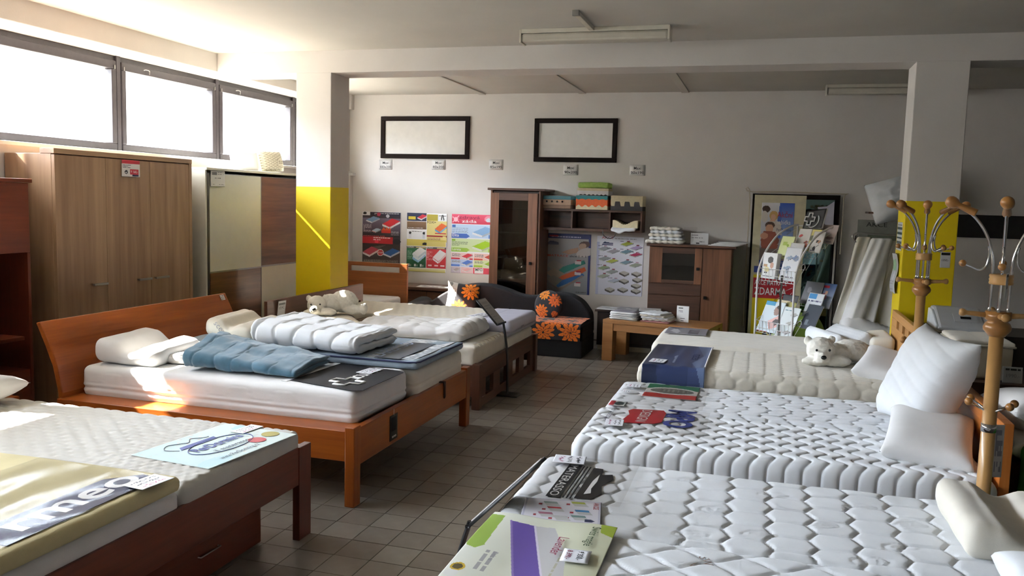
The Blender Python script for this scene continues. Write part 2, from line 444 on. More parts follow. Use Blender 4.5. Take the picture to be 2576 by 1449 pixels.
clear('window_glass', (.97, .98, 1), .03, .01)
clear('cabinet_glass', (.55, .52, .48), .05, .02)
clear('plastic_film', (.91, .90, .89), .02, .14, .16)
_m, _N, _L, _P = new_mat('mirror'); _P.inputs['Base Color'].default_value = hexs('#6f8c8c'); _P.inputs['Metallic'].default_value = 1; _P.inputs['Roughness'].default_value = .03
# glazed floor tile, a little different from tile to tile
_m, _N, _L, _P = new_mat('floor_tile'); _P.inputs['Roughness'].default_value = .32
_oi = _N.new('ShaderNodeObjectInfo'); _tc = _N.new('ShaderNodeTexCoord'); _nz = _N.new('ShaderNodeTexNoise'); _nz.inputs['Scale'].default_value = 9; _nz.inputs['Detail'].default_value = 5
_L.new(_tc.outputs['Object'], _nz.inputs['Vector'])
_ad = _N.new('ShaderNodeMath'); _ad.operation = 'MULTIPLY_ADD'; _ad.inputs[1].default_value = .35; _L.new(_oi.outputs['Random'], _ad.inputs[0])
_m2 = _N.new('ShaderNodeMath'); _m2.operation = 'MULTIPLY'; _m2.inputs[1].default_value = .65; _L.new(_nz.outputs['Fac'], _m2.inputs[0]); _L.new(_m2.outputs[0], _ad.inputs[2])
_rp = _N.new('ShaderNodeValToRGB'); _rp.color_ramp.elements[0].color = hexs('#6e665d'); _rp.color_ramp.elements[1].color = hexs('#8f897f'); _rp.color_ramp.elements[0].position = .2; _rp.color_ramp.elements[1].position = .8
_L.new(_ad.outputs[0], _rp.inputs['Fac']); _L.new(_rp.outputs['Color'], _P.inputs['Base Color'])

# ------------------------------------------------------------------ the room
XL, XR, YB, YF = -5.42, 7.5, 10.45, -4.5
ZC, ZCB = 3.108, 3.053
YP0, YP1 = 7.56, 7.94                # beam and pillar depth
SILL, LINT = 2.045, 2.923
fl = tag(box('floor', (XL-.6, YF-.2, -.2), (XR+.2, YB+.2, -.004), 'grout', bev=0), 'grey-brown square tiled shop floor', kind='structure')
T = .1895; TX0 = -1.8875; TY0 = 3.506
tile_me = mesh('tile', boxv((.0022, .0022, -.03), (T-.0022, T-.0022, 0)), BOXF); tile_me.materials.append(MATS['floor_tile'])
rest_v, rest_f = [], []
for i in range(-18, 50):
    for j in range(-42, 37):
        x, y = TX0+i*T, TY0+j*T*1.0026
        if x < XL or x+T > XR or y+T > YB: continue
        if -2.30 < x < -.86 and 2.9 < y < 9.0:
            o = bpy.data.objects.new('tile', tile_me); COL.objects.link(o); o.parent = fl; o.location = (x, y, random.uniform(-.0006, .0006))
        else:
            k = len(rest_v); z = random.uniform(-.0006, .0006)
            rest_v += boxv((x+.0022, y+.0022, -.03), (x+T-.0022, y+T-.0022, z)); rest_f += [tuple(a+k for a in q) for q in BOXF]
tag(link('tiles_beyond', mesh('tiles_beyond', rest_v, rest_f), 'floor_tile', fl), kind='stuff')

def S(o, label): return tag(o, label, kind='structure')
S(box('ceiling', (XL-.6, YF-.2, ZC), (XR+.2, YP1, ZC+.2), 'ceiling_white', bev=0), 'white plaster ceiling of the front bay')
S(box('ceiling_back_bay', (XL-.6, YP1-.02, ZCB), (XR+.2, YB+.2, ZCB+.2), 'ceiling_white', bev=0), 'white plaster ceiling of the back bay')
S(box('trim_beam', (XL, YP0, 2.897), (XR, YP1, ZC+.02), 'wall_white', bev=.006), 'white plastered beam across the room on two pillars')
S(box('wall_back', (XL-.6, YB, -.1), (XR+.2, YB+.2, ZC+.1), 'wall_white', bev=0), 'white back wall with posters and two black frames')
S(box('wall_right', (XR, YF, -.1), (XR+.2, YB, ZC+.1), 'wall_white', bev=0), 'plain wall on the dark side of the room')
wl = S(box('wall_left', (XL-.55, YF, -.1), (XL, YB, SILL-.03), 'wall_white', bev=0), 'white wall under the strip windows')
S(box('trim_lintel', (XL-.55, YF, LINT), (XL, YB, ZC+.02), 'wall_white', bev=.008), 'white plaster lintel over the strip windows')
S(box('wall_window_end', (XL-.55, 9.97, SILL-.03), (XL, YB, LINT), 'wall_white', bev=0), 'wall piece between the last window and the back wall')
S(box('wall_window_start', (XL-.55, YF, SILL-.03), (XL, -2.55, LINT), 'wall_white', bev=0), 'wall piece before the first window')
S(box('trim_sill', (XL-.55, YF, SILL-.03), (XL+.025, YB, SILL), 'white_paint', bev=.004), 'white painted window sill board')
# wall behind the camera with the shop window
S(box('wall_front', (XL-.6, YF-.2, -.1), (XR+.2, YF, ZC+.1), 'wall_white', bev=0), 'wall behind the viewer')
# the street outside: paving and an added house front that blocks low sky light
plain('street_paving', '#a29a8c', .9); plain('added_facade', '#b8b4ac', .9)
S(box('floor_street', (-60, -40, -.6), (XL-.62, 50, -.5), 'street_paving', bev=0), 'sunlit street outside the strip windows')
S(box('wall_sky_blocker', (-30, -40, -.5), (-20, 50, 5.9), 'added_facade', bev=0), 'house front added across the street to block low sky light')
# pillars: white above, yellow below
def pillar(name, x0, x1, label):
    p = thing(name, label, None, ((x0+x1)/2, (YP0+YP1)/2, 0), kind='structure')
    box('shaft', (x0, YP0, 0), (x1, YP1, 2.9), 'wall_white', p, bev=.006)
    e = .0015
    box('painted_base', (x0-e, YP0-e, 0), (x1+e, YP1+e, 1.793), 'yellow_paint', p, bev=.006)
pillar('wall_pillar_1', -4.512, -4.128, 'square white pillar with yellow lower part next to the sliding wardrobe')
pillar('wall_pillar_2', 1.086, 1.478, 'square white pillar with yellow lower part behind the coat racks')
# strip windows
for n, (a, b) in enumerate(zip(WIN_MULL[:-1], WIN_MULL[1:])):
    w = thing('window_%d' % (n+1), 'dark framed strip window high in the left wall', None, (-5.82, (a+b)/2, SILL), kind='structure')
    X0, X1 = -5.86, -5.78
    box('frame_top', (X0, a, 2.86), (X1, b, LINT), 'frame_dark', w)
    box('frame_bottom', (X0, a, SILL), (X1, b, 2.075), 'frame_dark', w)
    box('frame_post', (X0, a-.025, SILL), (X1+.02, a+.025, LINT), 'frame_dark', w)
    y0, y1 = a+.035, b-.035
    for nm, lo, hi in (('sash_top', (X0+.02, y0, 2.80), (X1+.025, y1, 2.875)), ('sash_bottom', (X0+.02, y0, 2.07), (X1+.025, y1, 2.13)),
                       ('sash_side', (X0+.02, y0, 2.13), (X1+.025, y0+.055, 2.80)), ('sash_side', (X0+.02, y1-.055, 2.13), (X1+.025, y1, 2.80))):
        box(nm, lo, hi, 'frame_dark', w, bev=.006)
    box('pane', (-5.825, y0+.05, 2.125), (-5.819, y1-.05, 2.805), 'window_glass', w, bev=0)
    if n >= 4:
        tube('latch', smooth_path([(X1+.03, a+.32, 2.845), (X1+.045, a+.33, 2.85), (X1+.045, a+.38, 2.845), (X1+.04, a+.385, 2.81)], 3), .005, 'steel', w, n=6)
        box('hinge', (X1+.02, b-.066, 2.80), (X1+.034, b-.052, 2.835), 'steel', w, bev=.002)
        box('hinge', (X1+.02, a+.052, 2.80), (X1+.034, a+.066, 2.835), 'steel', w, bev=.002)
# pipes and stubs in the back corner
S(box('trim_1', (XL-.02, 10.37, 0), (-5.37, YB, 1.99), 'wall_white', bev=.004), 'boxed pipe in the back corner of the room')
S(box('trim_2', (XL-.02, 10.36, 1.985), (-5.33, YB, 2.02), 'white_paint', bev=.004), 'small ledge on top of the boxed corner pipe')
S(box('trim_3', (XL-.02, 10.37, 2.86), (-5.36, YB, ZCB), 'wall_white', bev=.004), 'beam stub under the ceiling in the back corner')
for i, (xa) in enumerate((-3.55, -2.25, -1.0)):
    S(box('trim_%d' % (4+i), (xa-.045, YP1, ZCB-.012), (xa+.045, YB, ZCB+.01), 'ceiling_white', bev=.005), 'flat plaster rib on the ceiling of the back bay, %s of three' % ('leftmost', 'middle', 'rightmost')[i])

# ceiling lights
def batten(name, x0, x1, y0, y1, z1, label, pipe=None):
    t = thing(name, label, 'ceiling light', ((x0+x1)/2, (y0+y1)/2, z1-.11), group='fluorescent ceiling lights')
    box('housing', (x0, y0-.005, z1-.035), (x1, y1+.005, z1), 'enamel', t)
    box('diffuser', (x0+.012, y0, z1-.105), (x1-.012, y1, z1-.035), 'diffuser', t, bev=.018)
    for a, b in ((x0-.004, x0+.014), (x1-.014, x1+.004)):
        box('end_cap', (a, y0-.008, z1-.11), (b, y1+.008, z1-.002), 'enamel', t, bev=.004)
    if pipe:
        box('cable_channel', (pipe[0]-.02, pipe[1], z1-.03), (pipe[0]+.02, y0, z1), 'enamel', t)
        box('junction', (pipe[0]-.026, pipe[1]-.03, z1-.04), (pipe[0]+.026, pipe[1], z1), 'steel', t)
batten('ceiling_light', -2.02, -.80, 6.86, 7.0, ZC, 'long fluorescent light with a cable channel in front of the beam', (-1.42, 6.28))
batten('ceiling_light', 1.50, 2.7, 5.9, 6.04, ZC, 'fluorescent light cut off at the top right corner of the view')
batten('ceiling_light', .55, 1.75, 9.95, 10.05, ZCB, 'fluorescent light at the back wall beside the yellow pillar with coat racks')

# ------------------------------------------------------------------ small printed things
def card(name, R, origin, u, v, w, h, label, cat, group=None, texts=(), bend=None, thick=.0015):
    """a loose printed card or sheet: thing of its own with lettering parts"""
    t = thing(name, label, cat, origin, group=group)
    sheet('sheet', R, origin, u, v, w, h, t, thick=thick, bend=bend)
    U, V = Vector(u).normalized(), Vector(v).normalized()
    for (s, a, b, tw, m, *hh) in texts:
        text('lettering', s, Vector(origin)+U*(a*w)+V*(b*h), u, v, tw*w, m, t, h=hh[0]*h if hh else None, raise_=.0012 if bend is None else .011, bold=.005)
    return t
Xp, Xm, Yp, Ym, Zp = (1, 0, 0), (-1, 0, 0), (0, 1, 0), (0, -1, 0), (0, 0, 1)
def scrawl(w=40, h=26, seed=1, cols=('#223', '#223', '#a04070'), bg='#eef0f6'):
    """hand-written price note"""
    R = blank(w, h, bg); r = random.Random(seed)
    for k in range(3):
        y = .78-.27*k; x = .1+.1*r.random()
        while x < .85:
            x2 = x+r.uniform(.03, .07); R.line(x, y+r.uniform(-.06, .06), x2, y+r.uniform(-.07, .07), .016, cols[k]); x = x2+r.choice((0, .01, .05))
    return R

# ------------------------------------------------------------------ cupboards along the left wall
c0 = thing('hutch_cabinet', 'red-brown hutch with a closed upper box over a dark open niche', 'cabinet', (-5.15, 4.2, 0))
box('upper_door', (-4.97, 3.3, 1.25), (-4.95, 4.755, 1.735), 'red_brown_y', c0)
box('upper_box', (-5.36, 3.3, 1.25), (-4.97, 4.755, 1.735), 'red_brown_y', c0)
box('top', (-5.38, 3.28, 1.737), (-4.935, 4.775, 1.764), 'red_brown_y', c0)
box('side_panel', (-5.36, 4.735, 0), (-4.955, 4.76, 1.249), 'red_brown_z', c0)
box('back_panel', (-5.37, 3.3, 0), (-5.345, 4.735, 1.249), 'red_brown_z', c0)
box('shelf', (-5.345, 3.3, .655), (-4.86, 4.60, .68), 'red_brown_y', c0)
box('lower_box', (-5.345, 3.3, .07), (-4.96, 4.734, .42), 'red_brown_y', c0)

w1 = thing('wardrobe', 'tall light oak wardrobe with three doors and bar handles', 'wardrobe', (-5.18, 5.76, 0))
box('body', (-5.41, 4.992, .0), (-4.985, 6.526, 1.955), 'oak_light_z', w1, bev=.002)
box('cornice', (-5.08, 4.986, 1.955), (-4.95, 6.53, 1.993), 'oak_light_y', w1, bev=.002)
box('side_edge', (-4.985, 6.49, .0), (-4.952, 6.528, 1.955), 'oak_light_z', w1, bev=.002)
box('plinth', (-4.985, 4.992, 0), (-4.965, 6.489, .08), 'oak_light_y', w1, bev=.002)
dw = (6.488-4.992)/3
for k, (ha, hb) in enumerate(((5.318, 5.462), (5.811, 5.963), (6.012, 6.177))):
    d = box('door', (-4.984, 4.992+k*dw+.0015, .085), (-4.955, 4.992+(k+1)*dw-.0015, 1.948), 'oak_light_z', w1, bev=.002)
    hnd = box('handle', (-4.932, ha, .962), (-4.920, hb, .980), 'steel', d, bev=.003)
    for e in (ha+.012, hb-.024): box('handle_post', (-4.955, e, .965), (-4.932, e+.012, .977), 'steel', d, bev=0)
R = blank(46, 30); R = blank(40, 28, '#f2eeee').rect(0, .80, 1, 1, '#b8283c').lines_text(.06, .5, .5, .72, 3, '#667', 3).rect(.46, .16, .92, .46, '#b8283c').rect(.58, .02, .92, .15, '#1c2450').ell(.24, .28, .08, .12, '#334').rect(.2, .2, .28, .3, '#f2eeee')
card('price_card', R, (-4.947, 5.657, 1.813), Yp, Zp, .205, .132, 'white price card with red header on the light oak wardrobe', 'price tag', 'price cards on the furniture',
     [('9 160,-', .49, .24, .38, 'ink_white')])

w2 = thing('sliding_wardrobe', 'wide sliding-door wardrobe in cream and dark walnut checks', 'wardrobe', (-5.18, 7.55, 0))
box('side_panel', (-5.41, 6.712, 0), (-4.945, 6.732, 1.91), 'cream_laminate', w2)
box('side_panel', (-5.41, 8.56, 0), (-4.945, 8.58, 1.91), 'cream_laminate', w2)
box('top', (-5.41, 6.712, 1.91), (-4.93, 8.58, 1.934), 'cream_laminate', w2)
box('back_panel', (-5.41, 6.732, 0), (-5.40, 8.56, 1.91), 'cream_laminate', w2)
box('plinth', (-5.40, 6.732, 0), (-4.96, 8.56, .06), 'cream_laminate', w2)
for k, (a, b, xs, up, dn) in enumerate(((6.772, 7.628, -4.955, 'cream_laminate', 'walnut_y'), (7.634, 8.55, -4.985, 'walnut_y', 'cream_laminate'))):
    d = thing_part = box('door', (xs-.02, a, .07), (xs-.006, b, 1.885), 'alu', w2)
    box('upper_panel', (xs-.006, a+.012, .965), (xs, b-.006, 1.878), up, d, bev=.001)
    box('lower_panel', (xs-.006, a+.012, .08), (xs, b-.006, .950), dn, d, bev=.001)
    box('door_rail', (xs-.006, a, .950), (xs+.003, b, .965), 'alu', d, bev=.001)
    box('door_edge', (xs-.01, b-.006, .07), (xs+.004, b, 1.885), 'alu', d, bev=.001)
box('door_profile', (-4.99, 6.738, .07), (-4.948, 6.772, 1.885), 'frame_dark', w2)
R = blank(34, 26, '#dededc').rect(.08, .72, .45, .92, '#555').lines_text(.5, .74, .95, .95, 2, '#444', 5).lines_text(.3, .48, .7, .6, 1, '#666', 6).lines_text(.06, .08, .3, .16, 1, '#777', 8).lines_text(.6, .08, .95, .16, 1, '#777', 9)
card('price_card', R, (-4.942, 6.786, 1.762), Yp, Zp, .215, .145, 'grey printed price sheet taped to the sliding wardrobe', 'price tag', 'price cards on the furniture', [('SEKTOR', .5, .86, .4, 'ink_black'), ('OLIVER', .5, .74, .4, 'ink_black')] if False else ())
# wrapped cushions on top of the sliding wardrobe
def pillow_mesh(w, d, t, n=36, m=28, pw=.55, pinch=.10, wr=.0, seed=1, flat=0):
    """closed pillow around the origin: u along x, v along y, thickness along z"""
    a = np.linspace(-1, 1, n+1); b = np.linspace(-1, 1, m+1); a = np.sin(a*math.pi/2)*.35+a*.65; b = np.sin(b*math.pi/2)*.35+b*.65
    U, V = np.meshgrid(a, b, indexing='ij')
    h = ((1-U**4).clip(0)**pw)*((1-V**4).clip(0)**pw)
    X = w/2*U*(1-pinch*(1-V**2)*np.abs(U)**3); Y = d/2*V*(1-pinch*(1-U**2)*np.abs(V)**3)
    P = np.stack([X, Y, t/2*h], -1).reshape(-1, 3); B = np.stack([X, Y, -t/2*h*(1-flat)], -1).reshape(-1, 3)
    if wr:
        P[:, 2] += wr*vnoise(P, 14, seed)*h.ravel(); B[:, 2] += wr*vnoise(B, 14, seed+3)*h.ravel()
        P[:, 2] += wr*.6*vnoise(P*np.array([1, 2.5, 1]), 30, seed+5)*h.ravel()
    k = np.arange((n+1)*(m+1)).reshape(n+1, m+1); N0 = k.size
    edge = np.zeros((n+1, m+1), bool); edge[0] = edge[-1] = True; edge[:, 0] = edge[:, -1] = True
    kb = np.where(edge, k, k+N0)
    q1 = np.stack([k[:-1, :-1], k[1:, :-1], k[1:, 1:], k[:-1, 1:]], -1).reshape(-1, 4)
    q2 = np.stack([kb[:-1, :-1], kb[:-1, 1:], kb[1:, 1:], kb[1:, :-1]], -1).reshape(-1, 4)
    allq = np.concatenate([q1, q2]); pts = np.concatenate([P, B]); u, inv = np.unique(allq, return_inverse=True)
    return pts[u], inv.reshape(-1, 4)
def pillow(name, label, mat, loc, rot, w, d, t, cat='pillow', group=None, **k):
    v, f = pillow_mesh(w, d, t, **k); R3 = np.array(Euler(rot).to_matrix()); v = v@R3.T+np.array(loc)
    o = link(name, mesh(name, v, f), mat, None, smooth=True)
    return tag(o, label, cat, group)
pk = thing('quilted_cushion', 'cream cushion with a diamond line pattern standing on the sliding wardrobe', 'cushion', (-5.2, 8.1, 1.936))
R = Raster(60, 54, '#e2dcc8')
for k in range(-8, 9):
    R.line(-.2, .13*k, 1.2, .13*k+.9, .006, '#8a8068'); R.line(-.2, .13*k+.9, 1.2, .13*k, .006, '#8a8068')
R.poly([(.62, .2), (.95, .2), (.95, .5), (.8, .66), (.62, .5)], '#e6e0ce'); R.line(.62, .2, .62, .5, .008, '#8a8068'); R.line(.62, .5, .8, .66, .008, '#8a8068'); R.lines_text(.68, .3, .9, .5, 2, '#998f78', 4)
_a = lambda a, b: .05*(((1-(2*a-1)**4).clip(0))**.5)*(((1-(2*b-1)**4).clip(0))**.5)
sheet('printed_cover', R, (-5.12, 7.90, 1.945), (.1, 1, .04), (-.25, 0, 1), .36, .215, pk, bend=_a)
soft('filling', (-5.25, 7.90, 1.937), (-5.135, 8.26, 2.14), .05, .02, 'fabric_cream', pk, warp=lambda P, N: P+np.outer((P[:, 2]-1.94)*-.25, [1, 0, 0]))
pillow('folded_pillow', 'plain white pillow leaning beside the patterned cushion on the sliding wardrobe', 'fabric_white', (-5.23, 7.74, 2.035), (math.radians(80), 0, math.radians(70)), .34, .22, .11)

# ------------------------------------------------------------------ bed 1: red-brown, bottom left
b1 = thing('double_bed', 'dark red-brown wooden double bed with high legs in the left corner', 'bed', (-3.1, 2.75, 0))
box('footboard', (-2.152, 1.80, .283), (-2.127, 3.60, .472), 'red_brown_y', b1)
for y in (1.70, 3.59): box('leg', (-2.160, y, 0), (-2.122, y+.112, .472), 'red_brown_z', b1)
for y in (1.70, 3.66): box('side_rail', (-4.2, y, .25), (-2.161, y+.03, .46), 'red_brown_x', b1)
box('headboard', (-4.27, 1.68, .0), (-4.22, 3.72, .72), 'red_brown_y', b1)
box('slat_base', (-4.2, 1.735, .30), (-2.165, 3.655, .345), 'pine_y', b1)
dr = thing('under_bed_drawer', 'dark red-brown drawer box on the floor under the left bed', 'drawer', (-2.6, 2.6, 0))
box('box', (-3.3, 2.0, .0), (-2.30, 3.50, .20), 'red_brown_y', dr)
box('front', (-2.30, 2.0, .01), (-2.28, 3.50, .205), 'red_brown_y', dr)
tube('handle', [(-2.28, 3.02, .125), (-2.265, 3.02, .125), (-2.265, 3.16, .125), (-2.28, 3.16, .125)], .004, 'steel', dr, n=6)
def weave(P, N):
    top = np.clip(N[:, 2], 0, 1); u, v = P[:, 0], P[:, 1]
    w = np.where(u > -2.66, .05, .10) ; k = np.floor(v/.042)
    d = .008*np.abs(np.sin(np.pi*(u/w+.5*np.mod(k, 2))))**.6*np.abs(np.sin(np.pi*v/.042))**.5
    return d*top+.002*vnoise(P, 5, 2)
mt = thing('foam_mattress', 'white mattress with basket-weave cover and pale label on the left bed', 'mattress', (-3.1, 3.2, .345), group='mattresses on display')
soft('cover', (-4.19, 2.745, .347), (-2.135, 3.625, .548), .035, .0105, plain('fabric_grey_white', '#cfccc5', .9, noise=.015, bump=.25, bscale=500), mt, disp=weave, resz=.02)
mt2 = thing('foam_mattress', 'white mattress carrying a yellow topper at the bottom left', 'mattress', (-3.1, 2.2, .345), group='mattresses on display')
soft('cover', (-4.19, 1.76, .347), (-2.14, 2.735, .545), .035, .025, 'fabric_white', mt2, disp=lambda P, N: .003*vnoise(P, 9, 4)*N[:, 2])
tp = thing('mattress_topper', 'pale yellow foam topper in clear wrap at the bottom left', 'topper', (-3, 2.2, .548))
soft('foam_sheet', (-4.1, 1.79, .549), (-2.105, 2.70, .612), .026, .02, 'topper_yellow', tp,
     disp=lambda P, N: (.003*vnoise(P*np.array([.35, 1, 1]), 26, 3)*(N[:, 2] > .5)))
# label on the topper inside its film
zt = .6155
lb = thing('brand_label', 'navy label with white lettering in clear film on the yellow topper', 'label', (-2.4, 2.3, zt))
prism('label_sheet', [(-2.155, 1.95), (-2.155, 2.60), (-2.17, 2.635), (-2.24, 2.64), (-2.335, 2.54), (-2.335, 1.95)], 'z', zt, zt+.002, 'ink_navy', lb, bev=0)
text('lettering', 'rmeo', (-2.205, 2.05, zt+.002), Yp, Xm, .56, 'ink_white', lb, h=.10, bold=.02)
_sh = Raster(50, 50)
def film(name, origin, u, v, w, h, parent, bend, n=50, mat='plastic_film'):
    R = blank(n, n); o = sheet(name, R, origin, u, v, w, h, parent, thick=.0004, bend=bend, mat=MATS[mat]); 
    for p in o.data.polygons: p.use_smooth = True
    return o
_wr = lambda a, b: .003*np.sin(9*a+4*np.sin(5*b))*np.sin(np.pi*a)+.003*np.sin(14*b+3*a)*np.sin(np.pi*b)+.006
film('film', (-2.13, 1.86, zt+.001), Yp, Xm, .80, .62, lb, _wr)
card('price_note', scrawl(44, 26, 3), (-2.10, 2.475, zt+.013), (.12, 1, 0), (-1, .12, 0), .15, .10, 'hand-written price note on the yellow topper', 'price tag', 'hand-written price notes')
# light label on the white mattress
z1 = .5555
R = Raster(90, 60, '#bdcfcf').grad(0, 0, 1, 1, '#b2cccc', '#cad6d2', 'x')
R.ell(.16, .12, .16, .10, '#9cc8d4', al=.6).ell(.95, .75, .08, .06, '#8cc4d2', al=.7).ell(.03, .65, .05, .2, '#b4d6da', al=.6)
pl = thing('mattress_label', 'pale turquoise brand label lying on the basket-weave mattress', 'label', (-2.45, 3.27, z1))
Ol = Vector((-2.165, 2.945, z1)); Ul = Vector((.10, 1, 0)).normalized(); Vl = Vector((-1, .10, 0)).normalized(); Wl, Hl = .60, .43
sheet('sheet', R, Ol, Ul, Vl, Wl, Hl, pl)
def on_l(a, b, dz=0): return Ol+Ul*(a*Wl)+Vl*(b*Hl)+Vector((0, 0, dz))
text('lettering', 'PerDormire', on_l(.26, .46), Ul, Vl, .30, 'ink_blue', pl, h=.062, bold=.03, raise_=.0022)
text('lettering', 'il materasso', on_l(.34, .30), Ul, Vl, .22, 'ink_navy', pl, h=.035, raise_=.0022)
text('lettering', 'www.PerDormire.cz', on_l(.22, .10), Ul, Vl, .25, 'ink_navy', pl, h=.028, raise_=.0022)
prism('logo_bar', [tuple(on_l(a, b))[:2] for a, b in ((.24, .66), (.62, .66), (.64, .74), (.28, .74))], 'z', z1+.001, z1+.0022, 'ink_blue', pl, bev=0)
def ellipse_pts(c, rx, ry, U, V, n=28, arc=(0, 2*math.pi)):
    return [c+U*(rx*math.cos(arc[0]+(arc[1]-arc[0])*i/n))+V*(ry*math.sin(arc[0]+(arc[1]-arc[0])*i/n)) for i in range(n+1)]
tube('logo_oval', ellipse_pts(on_l(.51, .47, .002), .185, .095, Ul, Vl), .0016, 'ink_blue', pl, n=5)
tube('logo_sleeper', smooth_path([on_l(a, b, .002) for a, b in ((.22, .66), (.18, .80), (.27, .90), (.36, .84), (.42, .80), (.5, .88), (.57, .80), (.62, .78))], 5), .0013, 'ink_navy', pl, n=5)
for nm, a, b, m in (('red_seal', .72, .24, 'ink_red'), ('yellow_seal', .90, .26, plain('seal_olive', '#a89c50', .6))):
    prism(nm, [tuple(p)[:2] for p in ellipse_pts(on_l(a, b), .042, .042, Ul, Vl, 22)][:-1], 'z', z1+.001, z1+.0022, m, pl, bev=0)
card('price_note', scrawl(44, 26, 8), on_l(.80, .52, .004), Ul, Vl, .15, .075, 'hand-written price note on the turquoise label', 'price tag', 'hand-written price notes')
pillow('bed_pillow', 'smooth white pillow at the left edge on the basket-weave mattress', 'fabric_white', (-4.0, 3.22, .625), (0, math.radians(-4), math.radians(86)), .78, .42, .15, pw=.45, wr=.006)

# ------------------------------------------------------------------ night stand between the beds
ns = thing('night_stand', 'small red-brown night stand between the two left beds', 'night stand', (-4.45, 3.98, 0))
box('top', (-4.75, 3.76, .395), (-4.36, 4.075, .42), 'orange_x', ns)
box('body', (-4.73, 3.78, .0), (-4.385, 4.055, .395), 'red_brown_y', ns)
box('drawer', (-4.385, 3.79, .2), (-4.37, 4.045, .38), 'red_brown_y', ns)

# ------------------------------------------------------------------ bed 2: orange
b2 = thing('double_bed', 'orange cherry-wood double bed with a leaning curved headboard', 'bed', (-3.1, 5.05, 0))
hb = [(-4.075, .25), (-4.085, .45), (-4.12, .62), (-4.175, .76), (-4.24, .885), (-4.275, .875), (-4.215, .75), (-4.155, .61), (-4.12, .45), (-4.11, .25)]
prism('headboard', hb, 'y', 4.13, 6.0, 'orange_y', b2, bev=.006)
for y in (4.16, 5.93): box('leg', (-4.13, y, 0), (-4.08, y+.06, .25), 'orange_z', b2)
for y in (4.085, 5.905): box('leg', (-2.137, y, 0), (-2.078, y+.078, .45), 'orange_z', b2, bev=.005)
box('footboard', (-2.125, 4.164, .225), (-2.082, 5.904, .435), 'orange_y', b2)
box('side_rail', (-4.09, 4.09, .255), (-2.138, 4.12, .425), 'orange_x', b2)
box('side_rail', (-4.09, 5.95, .255), (-2.138, 5.98, .425), 'orange_x', b2)
box('ledge', (-4.09, 4.12, .395), (-2.126, 4.30, .42), 'orange_x', b2)
box('slat_base', (-4.09, 4.30, .33), (-2.13, 5.95, .37), 'pine_y', b2)
def smooth_side(zm):
    def f(P, N):
        s = 1-np.abs(N[:, 2]); zip_ = -.006*np.exp(-((P[:, 2]-zm)/.007)**2)+.003*np.exp(-((P[:, 2]-zm-.018)/.007)**2)+.003*np.exp(-((P[:, 2]-zm+.018)/.007)**2)
        wr = .0035*vnoise(P*np.array([1, .4, .7]), 22, 5)*np.clip(vnoise(P, 2.2, 9)+.2, 0, 1)
        u = P[:, 0]; z = P[:, 2]
        # stitched key-shaped line running along the side
        st = np.abs(np.sin(u*math.pi/.16)); ln = -.0022*(np.abs(z-zm-.065-.035*np.tanh(6*np.sin(u*2*math.pi/.30))) < .006)
        return s*(zip_+wr+ln*(np.abs(N[:, 1]) > .6))+.0035*vnoise(P, 4.5, 3)
    return f
m2 = thing('foam_mattress', 'white smooth double-layer mattress on the near half of the orange bed', 'mattress', (-3.1, 4.63, .37), group='mattresses on display')
soft('cover', (-4.07, 4.262, .40), (-2.165, 5.00, .603), .045, .014, 'fabric_white', m2, disp=smooth_side(.468), resz=.007)
m3 = thing('foam_mattress', 'white mattress under the blue-grey pad on the orange bed', 'mattress', (-3.1, 5.4, .37), group='mattresses on display')
soft('cover', (-4.07, 5.012, .40), (-2.11, 5.89, .592), .04, .016, 'fabric_cream', m3, disp=smooth_side(.49), resz=.008)
def channels(pitch, h):
    def f(P, N):
        s = 1-np.abs(N[:, 2]); t = np.where(np.abs(N[:, 0]) > np.abs(N[:, 1]), P[:, 1], P[:, 0])
        return s*h*np.abs(np.sin(np.pi*t/pitch))**.6+.004*vnoise(P*np.array([1, 1, .3]), 12, 8)*(N[:, 2] > .5)
    return f
pd = thing('mattress_pad', 'blue-grey quilted mattress pad on the far half of the orange bed', 'mattress pad', (-3, 5.4, .594))
soft('pad', (-3.95, 4.965, .603), (-2.085, 5.84, .658), .027, .016, 'blue_grey_edge', pd, disp=channels(.055, .004), resz=.009)
Rm = Raster(110, 60, '#a2aab2')
_q = np.stack([Rm.x*26, Rm.y*9, Rm.x*0], -1).reshape(-1, 3); _nv = (vnoise(_q, 1, 3)+.6*vnoise(_q*2.3, 1, 4)).reshape(Rm.x.shape)
for lo_, c_ in ((-.3, '#8a939c'), (.0, '#acb4bc'), (.3, '#c8ced4'), (.6, '#e2e5e8')): Rm.put(_nv > lo_, c_)
sheet('printed_top', Rm, (-2.13, 5.01, .6575), Yp, Xm, .79, .33, pd, bend=lambda a, b: .003+.003*np.sin(11*a+3*b)*np.sin(7*b))
prism('name_band', [(-2.22, 4.985), (-2.22, 5.62), (-2.40, 5.62), (-2.40, 4.985)], 'z', .6645, .666, plain('slate_print', '#4a505a', .6), pd, bev=0)
text('lettering', 'LAREMSO', (-2.36, 5.02, .667), Yp, Xm, .56, 'ink_lightblue', pd, h=.10)
tube('piping', [(-3.9, 4.962, .652), (-2.15, 4.962, .652), (-2.10, 4.975, .652), (-2.086, 5.01, .652), (-2.084, 5.80, .652), (-2.10, 5.83, .652)], .006, 'ink_navy', pd, n=6)

